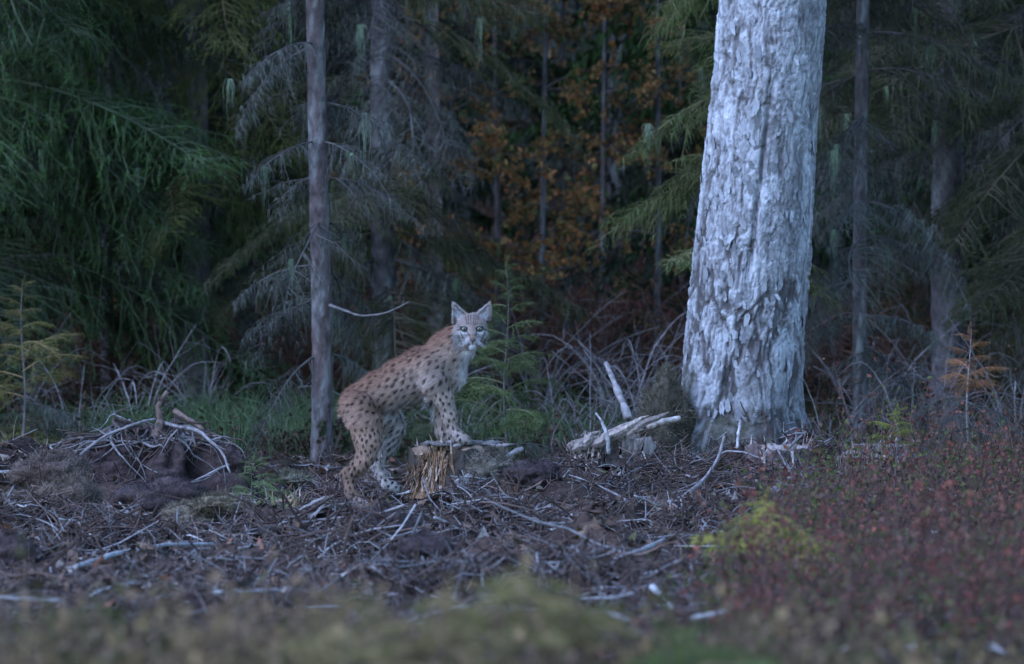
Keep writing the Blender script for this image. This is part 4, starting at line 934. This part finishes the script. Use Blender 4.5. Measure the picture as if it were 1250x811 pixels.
# ------------------------------------------------------------------ saplings
def sapling(label, px, d, h, seed, tint, L0, z0=.05, dead_z=0.0, ztop=None, n=26, stem=.010, stemc=(.12, .10, .09), kind=None, name="spruce_sapling", rise=-.25):
    r = np.random.default_rng(seed); p = gp(px, d); root = empty(name, p, label, "sapling")
    z = np.linspace(-.05, h, 16); P = np.stack([.012 * np.sin(z * 7 + seed), 0 * z, z], -1)
    link("stem", mesh_np("stem", *tubes(P, stem * (1 - .85 * np.clip(z / h, 0, 1)), 7), M_TWIG, np.tile(stemc, (16 * 7, 1))), root)
    for k in range(n):
        f = (k + .5) / n; zz_ = z0 + (h - z0) * f ** .9; L = (L0 * (1 - f) ** .8 + .05) * r.uniform(.7, 1.15); dead = zz_ < dead_z
        o = link("dead_bough" if dead else "bough", (DEAD if dead else SPRIG)[r.integers(0, 4)], root, (0, 0, zz_), (r.normal(0, .2), rise * f + r.normal(0, .12) + .1, k * 2.4 + r.normal(0, .3)), L)
        o.color = (*((np.array([1, 1, 1]) if dead else np.array(tint)) * r.uniform(.75, 1.25)), 1)
    if not dead_z > h: link("bough", SPRIG[0], root, (0, 0, h - .06), (0, -1.35, 0), .10, tint)
    return root
sapling("slender green spruce sapling standing right behind the lynx's head", 618, 42.3, PZ(322, 42.3) - gp(618, 42.3)[2], 1, (1.5, 2.0, 1.1), .38, .22, .3, n=30)
sapling("rusty dry spruce sapling with a bare grey stem", 1183, 41.6, PZ(402, 41.6) - gp(1183, 41.6)[2], 2, (4.6, 2.3, 1.6), .40, .12, .44, n=22, stem=.009, stemc=(.24, .23, .225))
sapling("little dark green spruce beside the tan moss", 310, 38.4, .36, 3, (2.6, 3.4, 2.2), .22, .03, n=20, stem=.006)
sapling("yellow-green spruce sapling with drooping top between slash and heath", 935, 30.5, PZ(606, 30.5) - gp(935, 30.5)[2], 4, (6.0, 5.6, 2.0), .28, .22, .18, n=26, rise=.3)
sapling("yellowish spruce sapling under the big green spruce", 28, 45.4, PZ(345, 45.4) - gp(28, 45.4)[2], 5, (2.4, 2.1, 1.1), .40, .35, .4, n=22)
sapling("low dark spruce sapling beyond the peat clods", 55, 46.2, .42, 6, (.7, 1.1, .9), .45, .04, n=20)
sapling("blurred pale yellow-green shoot rising before the middle slash", 640, 19.5, PZ(692, 19.5) - gp(640, 19.5)[2], 7, (4.4, 3.7, 2.2), .26, .22, n=24, rise=.2)
sapling("blurred olive shoot beside the pale yellow-green one", 545, 19.0, PZ(722, 19) - gp(545, 19)[2], 8, (4.4, 3.5, 2.2), .26, .2, n=24, rise=.2)
sapling("blurred tan-green shoot rising before the brown snags", 430, 18.5, PZ(728, 18.5) - gp(430, 18.5)[2], 9, (4.2, 3.4, 2.2), .28, .15, n=24)
sapling("blurred bright green spruce tip at the heath's lower edge", 845, 17.5, PZ(778, 17.5) - gp(845, 17.5)[2], 10, (2.0, 2.8, 1.2), .34, .1, n=26)
sapling("green spruce sapling half hidden behind the lynx's flank", 545, 43.4, .62, 11, (.9, 1.15, .85), .28, .1, n=18)
sapling("small bright green shoot among the red heath", 1093, 37.5, .36, 12, (2.9, 3.0, 1.0), .12, .2, n=9, stem=.005)
# bare dead brush, alike but for place
def shrub_mesh(seed):
    r = np.random.default_rng(seed); bag = Bag()
    for k in range(9):
        a_ = r.uniform(0, 6.28); L = r.uniform(.5, 1.1); lean = r.uniform(.3, 1.1)
        pts = np.array([[0, 0, -.05], [math.cos(a_) * L * lean * .3, math.sin(a_) * L * lean * .3, L * .5], [math.cos(a_) * L * lean * .7, math.sin(a_) * L * lean * .7, L * .75], [math.cos(a_) * L * lean, math.sin(a_) * L * lean, L * r.uniform(.45, .95)]])
        b = stick_mesh(pts, .006, .002, GREYS * r.uniform(.6, 1.1), 16, .006, 4, 9, seed * 31 + k, .4)
        for V, C in zip(b.V, b.C): pass
        for f in b.F: bag.F.append(f + bag.n)
        bag.V += b.V; bag.C += b.C; bag.n += b.n
    return bag.mesh("dead_shrub", M_TWIG)
SH = [shrub_mesh(k) for k in range(4)]
r_ = np.random.default_rng(31)
for k, (px, d, s) in enumerate([(720, 45, .9), (790, 46.5, 1.0), (680, 47, .8), (760, 49, 1.1), (95, 47, .8), (170, 48, .8), (1010, 45.5, .7), (1110, 46, .85), (1200, 45, .8), (1240, 47, .9), (1060, 49, 1.0), (560, 46.5, .7), (470, 47.5, .7), (840, 48, .9), (650, 51, 1.0), (250, 49.5, .8), (1150, 50, 1.1), (20, 50, .8), (740, 54, 1.2), (600, 53, 1.0)]):
    o = link("dead_shrub", SH[k % 4], None, gp(px, d), (0, 0, r_.uniform(0, 6)), s, np.array([1, 1, 1.0]) * r_.uniform(.7, 1.3)); tag(o, "bare grey brushwood of dead arching twigs at the forest's edge", "dead brush", "bare dead brush along the forest's edge")

# ------------------------------------------------------------------ stuff: slash, litter, heath, grass, bracken
def rand_pts(n, d0, d1, seed, xm=1.12, pw=1.0):
    r = np.random.default_rng(seed); d = d0 + (d1 - d0) * r.random(n) ** pw; x = r.uniform(-1, 1, n) * (625 / F_PX * d * xm + .3)
    return r, x, d - CAM_D
def heath_mask(x, y):
    d = y + CAM_D; px = x / d * F_PX + 625; b = np.interp(d, [24, 30, 36, 40, 43, 45], [800, 850, 905, 985, 1010, 1010])
    return np.clip((px - b) / 90 + 1.6 * (fbm(x * 2.4, y * 1.3, 91, 3) - .5), 0, 1)
n = 27000; r, x, y = rand_pts(n, 24, 45, 1); keep = r.random(n) > heath_mask(x, y) * .85; x, y = x[keep], y[keep]; n = len(x)
L = r.gamma(2.0, .045, n) + .03; an = r.uniform(0, 6.28, n); el = r.normal(.05, .32, n); q = np.linspace(-.5, .5, 4)
dv = np.stack([np.cos(an) * np.cos(el), np.sin(an) * np.cos(el), np.sin(el)], -1)
P = np.stack([x, y, H(x, y) + .008 + np.abs(r.normal(0, .012, n))], -1)[:, None] + dv[:, None] * (L[:, None] * q)[..., None]
bnd = r.normal(0, .42, (n, 3)) * L[:, None]; P += bnd[:, None] * (q ** 2 - .1)[None, :, None]
rad = (r.uniform(.0010, .0030, n) + L * .005)[:, None] * np.array([1, .95, .8, .5])[None]
pal = np.array([BROWNS * .8, BROWNS * 1.2, BROWNS * 1.5, GREYS, GREYS * 1.3, BLEACH, [.15, .10, .085], [.11, .085, .085]]); ci = r.choice(8, n, p=[.34, .24, .12, .10, .045, .015, .07, .07])
V, F = tubes(P, rad, 3)
tag(link("slash_twigs", mesh_np("slash_twigs", V, F, M_TWIG, np.repeat(pal[ci] * r.uniform(.7, 1.2, (n, 1)), 12, 0))), "carpet of small brown and grey twigs covering the churned peat", "twigs", kind="stuff")
n = 60000; r, x, y = rand_pts(n, 24, 45.5, 2); C = np.stack([x, y, H(x, y) + np.abs(r.normal(.006, .012, n))], -1)
dd = nrm(r.normal(0, 1, (n, 3)) * [1, 1, .5]); s_ = nrm(np.cross(dd, r.normal(0, .5, (n, 3)) + [0, 0, 1])); sz = r.gamma(1.6, .012, n) + .006
V, F = diamonds(C, dd, s_, sz * 1.6, sz); pal = np.array([[.10, .066, .048], [.05, .034, .028], [.16, .10, .068], [.15, .125, .105], [.27, .235, .21], [.10, .09, .04], [.17, .075, .045]]); ci = r.choice(7, n, p=[.28, .26, .16, .12, .06, .07, .05])
tag(link("bark_litter", mesh_np("bark_litter", V, F, M_TWIG, np.repeat(pal[ci] * r.uniform(.6, 1.3, (n, 1)), 4, 0), False)), "litter of bark flakes and dead needles on the peat", "litter", kind="stuff")
# heaps of brush thrown up among the slash
r = np.random.default_rng(66); HP = []
for px, py, wx_, hh_, m in [(440, 665, .22, .13, 420), (620, 640, .3, .10, 420), (575, 600, .15, .07, 220), (760, 605, .25, .10, 350), (860, 640, .25, .10, 350), (700, 700, .3, .09, 380), (330, 650, .25, .08, 300), (900, 580, .3, .09, 350), (540, 710, .25, .10, 320), (140, 655, .3, .10, 350), (250, 700, .3, .09, 320), (690, 570, .25, .08, 300), (820, 570, .25, .08, 300), (800, 730, .35, .09, 350), (60, 640, .3, .12, 300), (960, 560, .25, .08, 250), (380, 610, .2, .05, 200), (640, 760, .3, .08, 250)]:
    c_ = hit(px, py); x = c_[0] + r.normal(0, wx_ * .6, m); y = c_[1] + r.normal(0, .22, m); f = np.exp(-((x - c_[0]) / wx_) ** 2)
    HP.append(np.stack([x, y, H(x, y) + r.random(m) ** 1.4 * hh_ * f], -1))
HP = np.concatenate(HP); n = len(HP); L = r.gamma(2.5, .05, n) + .05; an = r.uniform(0, 6.28, n); el = r.normal(.15, .5, n); q = np.linspace(-.5, .5, 5)
dv = np.stack([np.cos(an) * np.cos(el), np.sin(an) * np.cos(el), np.sin(el)], -1); P = HP[:, None] + dv[:, None] * (L[:, None] * q)[..., None] + (r.normal(0, .55, (n, 3)) * L[:, None])[:, None] * (q ** 2 - .1)[None, :, None]
P = P + np.cumsum(r.normal(0, .004, P.shape), 1); pal = np.array([BROWNS * .6, BROWNS, BROWNS * 1.4, GREYS, GREYS * 1.5, BLEACH]); ci = r.choice(6, n, p=[.34, .30, .16, .13, .05, .02])
V, F = tubes(P, (r.uniform(.0012, .0035, n) + L * .008)[:, None] * np.array([1, .95, .85, .7, .4])[None], 4)
tag(link("brush_heaps", mesh_np("brush_heaps", V, F, M_TWIG, np.repeat(pal[ci] * r.uniform(.7, 1.2, (n, 1)), 20, 0))), "tangled heaps of thin dark branches thrown up among the slash", "brush", kind="stuff")
# fine rootlets standing in tufts
n = 9000; r, x, y = rand_pts(n, 25, 44, 3); keep = r.random(n) > heath_mask(x, y); x, y = x[keep], y[keep]; n = len(x)
A = np.stack([x, y, H(x, y) - .005], -1); B = A + np.stack([r.normal(0, .05, n), r.normal(0, .04, n), r.gamma(2, .022, n)], -1); mid = (A + B) / 2 + r.normal(0, .015, (n, 3))
V, F = tubes(np.stack([A, mid, B], 1), np.array([.0022, .0018, .0008])[None] * np.ones((n, 1)), 3)
tag(link("rootlets", mesh_np("rootlets", V, F, M_TWIG, np.repeat(np.array([[.17, .13, .115]]) * r.uniform(.5, 1.9, (n, 1)), 9, 0))), "fine dry rootlets and stalks bristling from the peat", "rootlets", kind="stuff")
def heath(name, label, n, d0, d1, seed, pal, pr, hgt, mask=None, leaf=.013, per=12, stems=4, xm=1.12):
    r, x, y = rand_pts(n, d0, d1, seed, xm)
    if mask is not None: k = r.random(n) < mask(x, y); x, y = x[k], y[k]; n = len(x)
    base = np.stack([x, y, H(x, y)], -1); ns_ = n * stems; b = np.repeat(base, stems, 0) + r.normal(0, .02, (ns_, 3)) * [1, 1, 0]
    hh = np.repeat(hgt * r.uniform(.6, 1.3, n) * (.45 + 1.2 * vnoise(x * 2.2, y * 1.1, seed + 8)), stems) * r.uniform(.5, 1.1, ns_); tip = b + np.stack([r.normal(0, .35, ns_) * hh, r.normal(0, .35, ns_) * hh, hh], -1)
    mid = (b + tip) / 2 + r.normal(0, .015, (ns_, 3)); bag = Bag()
    V, F = tubes(np.stack([b, mid, tip], 1), np.array([.0022, .0016, .0008])[None] * np.ones((ns_, 1)), 3); bag.add(V, F, np.repeat(np.array([[.13, .075, .065]]) * r.uniform(.5, 2.0, (ns_, 1)), 9, 0))
    u = r.uniform(.25, 1.02, (ns_, per)); C = b[:, None] + (tip - b)[:, None] * u[..., None] + r.normal(0, .016, (ns_, per, 3)); C = C.reshape(-1, 3); m = len(C)
    dd = nrm(r.normal(0, 1, (m, 3)) + [0, 0, .5]); s_ = nrm(np.cross(dd, r.normal(0, 1, (m, 3)))); sz = leaf * r.uniform(.4, 1.7, m)
    V, F = diamonds(C, dd, s_, sz * 1.5, sz); big = vnoise(x * 1.6, y * 1.0, seed + 3)     # whole patches share a colour
    pal = np.asarray(pal); pi = np.clip((big * len(pal) + r.normal(0, pr, n)).astype(int), 0, len(pal) - 1)
    bag.add(V, F, np.repeat(np.repeat(pal[pi], stems * per, 0) * r.uniform(.55, 1.45, (m, 1)), 4, 0))
    tag(link(name, bag.mesh(name, M_LEAF, False)), label, "shrubs", kind="stuff")
heath("heath_shrubs", "bilberry and heather shrubs in autumn red, brown and olive", 3400, 24.5, 43.5, 11, [(.11, .12, .04), (.16, .12, .06), (.20, .11, .075), (.28, .085, .06), (.19, .11, .085), (.25, .10, .07), (.13, .135, .045), (.31, .11, .07), (.13, .15, .045)], 1.7, .33, heath_mask, .014, 8)
heath("low_heather", "blurred yellowish olive heather close to the viewer", 1000, 15.5, 21.5, 12, [(.30, .20, .09), (.25, .165, .09), (.34, .23, .11), (.16, .14, .06), (.26, .17, .10)], 1.2, .20, lambda x, y: np.clip(.04 + .8 * ((x / (y + CAM_D) * F_PX + 625) < 650) + 4.5 * (fbm(x * 2.6, y * 1.2, 5, 2) - .53), .03, 1), .02, 11, 4)
heath("forest_floor_herbs", "low dull green and brown herbs on the forest floor", 1800, 44.5, 57, 13, [(.05, .06, .025), (.07, .06, .03), (.09, .055, .035), (.045, .06, .022)], 1.0, .22, None, .022, 8, 3)
n = 7000; r = np.random.default_rng(4); d = r.uniform(45.0, 49.5, n); px = np.where(r.random(n) < .75, r.uniform(110, 420, n), r.uniform(440, 760, n)); x = (px - 625) / F_PX * d; y = d - CAM_D
k = fbm(x * 1.8, y * 1.8, 6, 2) > .48; x, y = x[k], y[k]; n = len(x)
A = np.stack([x, y, H(x, y) - .01], -1); hh = r.uniform(.16, .42, n); M_ = A + np.stack([r.normal(0, .05, n), r.normal(0, .05, n), hh * .7], -1); B = M_ + np.stack([r.normal(0, .09, n), r.normal(0, .09, n), hh * r.uniform(-.1, .4, n)], -1)
V, F = tubes(np.stack([A, M_, B], 1), np.array([.003, .0025, .0006])[None] * np.ones((n, 1)), 3)
tag(link("grass", mesh_np("grass", V, F, M_FOL, np.repeat(np.array([[.055, .085, .036]]) * r.uniform(.5, 1.5, (n, 1)), 9, 0))), "tall green grass at the forest's edge behind the slash", "grass", kind="stuff")
# dead bracken under the far trees
n = 3600; r, x, y = rand_pts(n, 52, 70, 6, 1.3); base = np.stack([x, y, H(x, y)], -1); hh = r.uniform(.5, 1.4, n) * np.clip((y + CAM_D - 46) / 6, .5, 1); an = r.uniform(0, 6.28, n); q = np.linspace(0, 1, 6)
out = np.stack([np.cos(an), np.sin(an), 0 * an], -1); P = base[:, None] + out[:, None] * (hh[:, None] * .55 * q ** 1.8)[..., None]; P[..., 2] += hh[:, None] * (q - .30 * q ** 3)
bag = Bag(); cb = np.array([[.19, .09, .055]]) * r.uniform(.5, 1.4, (n, 1)) * np.stack([np.ones(n), r.uniform(.8, 1.25, n), r.uniform(.8, 1.2, n)], -1)
bag.add(*tubes(P, .004 * (1 - .7 * q)[None] * np.ones((n, 1)), 3), np.repeat(cb * .8, 18, 0))
m = 30; u = np.tile(np.linspace(.3, 1, m // 2).repeat(2), n); i_ = np.repeat(np.arange(n), m); sgn = np.tile([1.0, -1.0], n * m // 2)
A = base[i_] + out[i_] * (hh[i_] * .55 * u ** 1.8)[:, None]; A[:, 2] += hh[i_] * (u - .3 * u ** 3); sd2 = np.stack([-np.sin(an), np.cos(an), 0 * an], -1)[i_] * sgn[:, None]
B = A + sd2 * (hh[i_] * .26 * (1.12 - u) * r.uniform(.3, 1.2, len(A)))[:, None] + out[i_] * .04 + r.normal(0, .03, A.shape); B[:, 2] -= r.uniform(.01, .09, len(B)); bag.add(*blades(A, B, .012, nrm(out[i_] + [[0, 0, .5]])), np.repeat(cb[i_], 3, 0))
tag(link("bracken", bag.mesh("bracken", M_LEAF, False)), "dead rust-brown bracken covering the slope under the far trees", "bracken", kind="stuff")
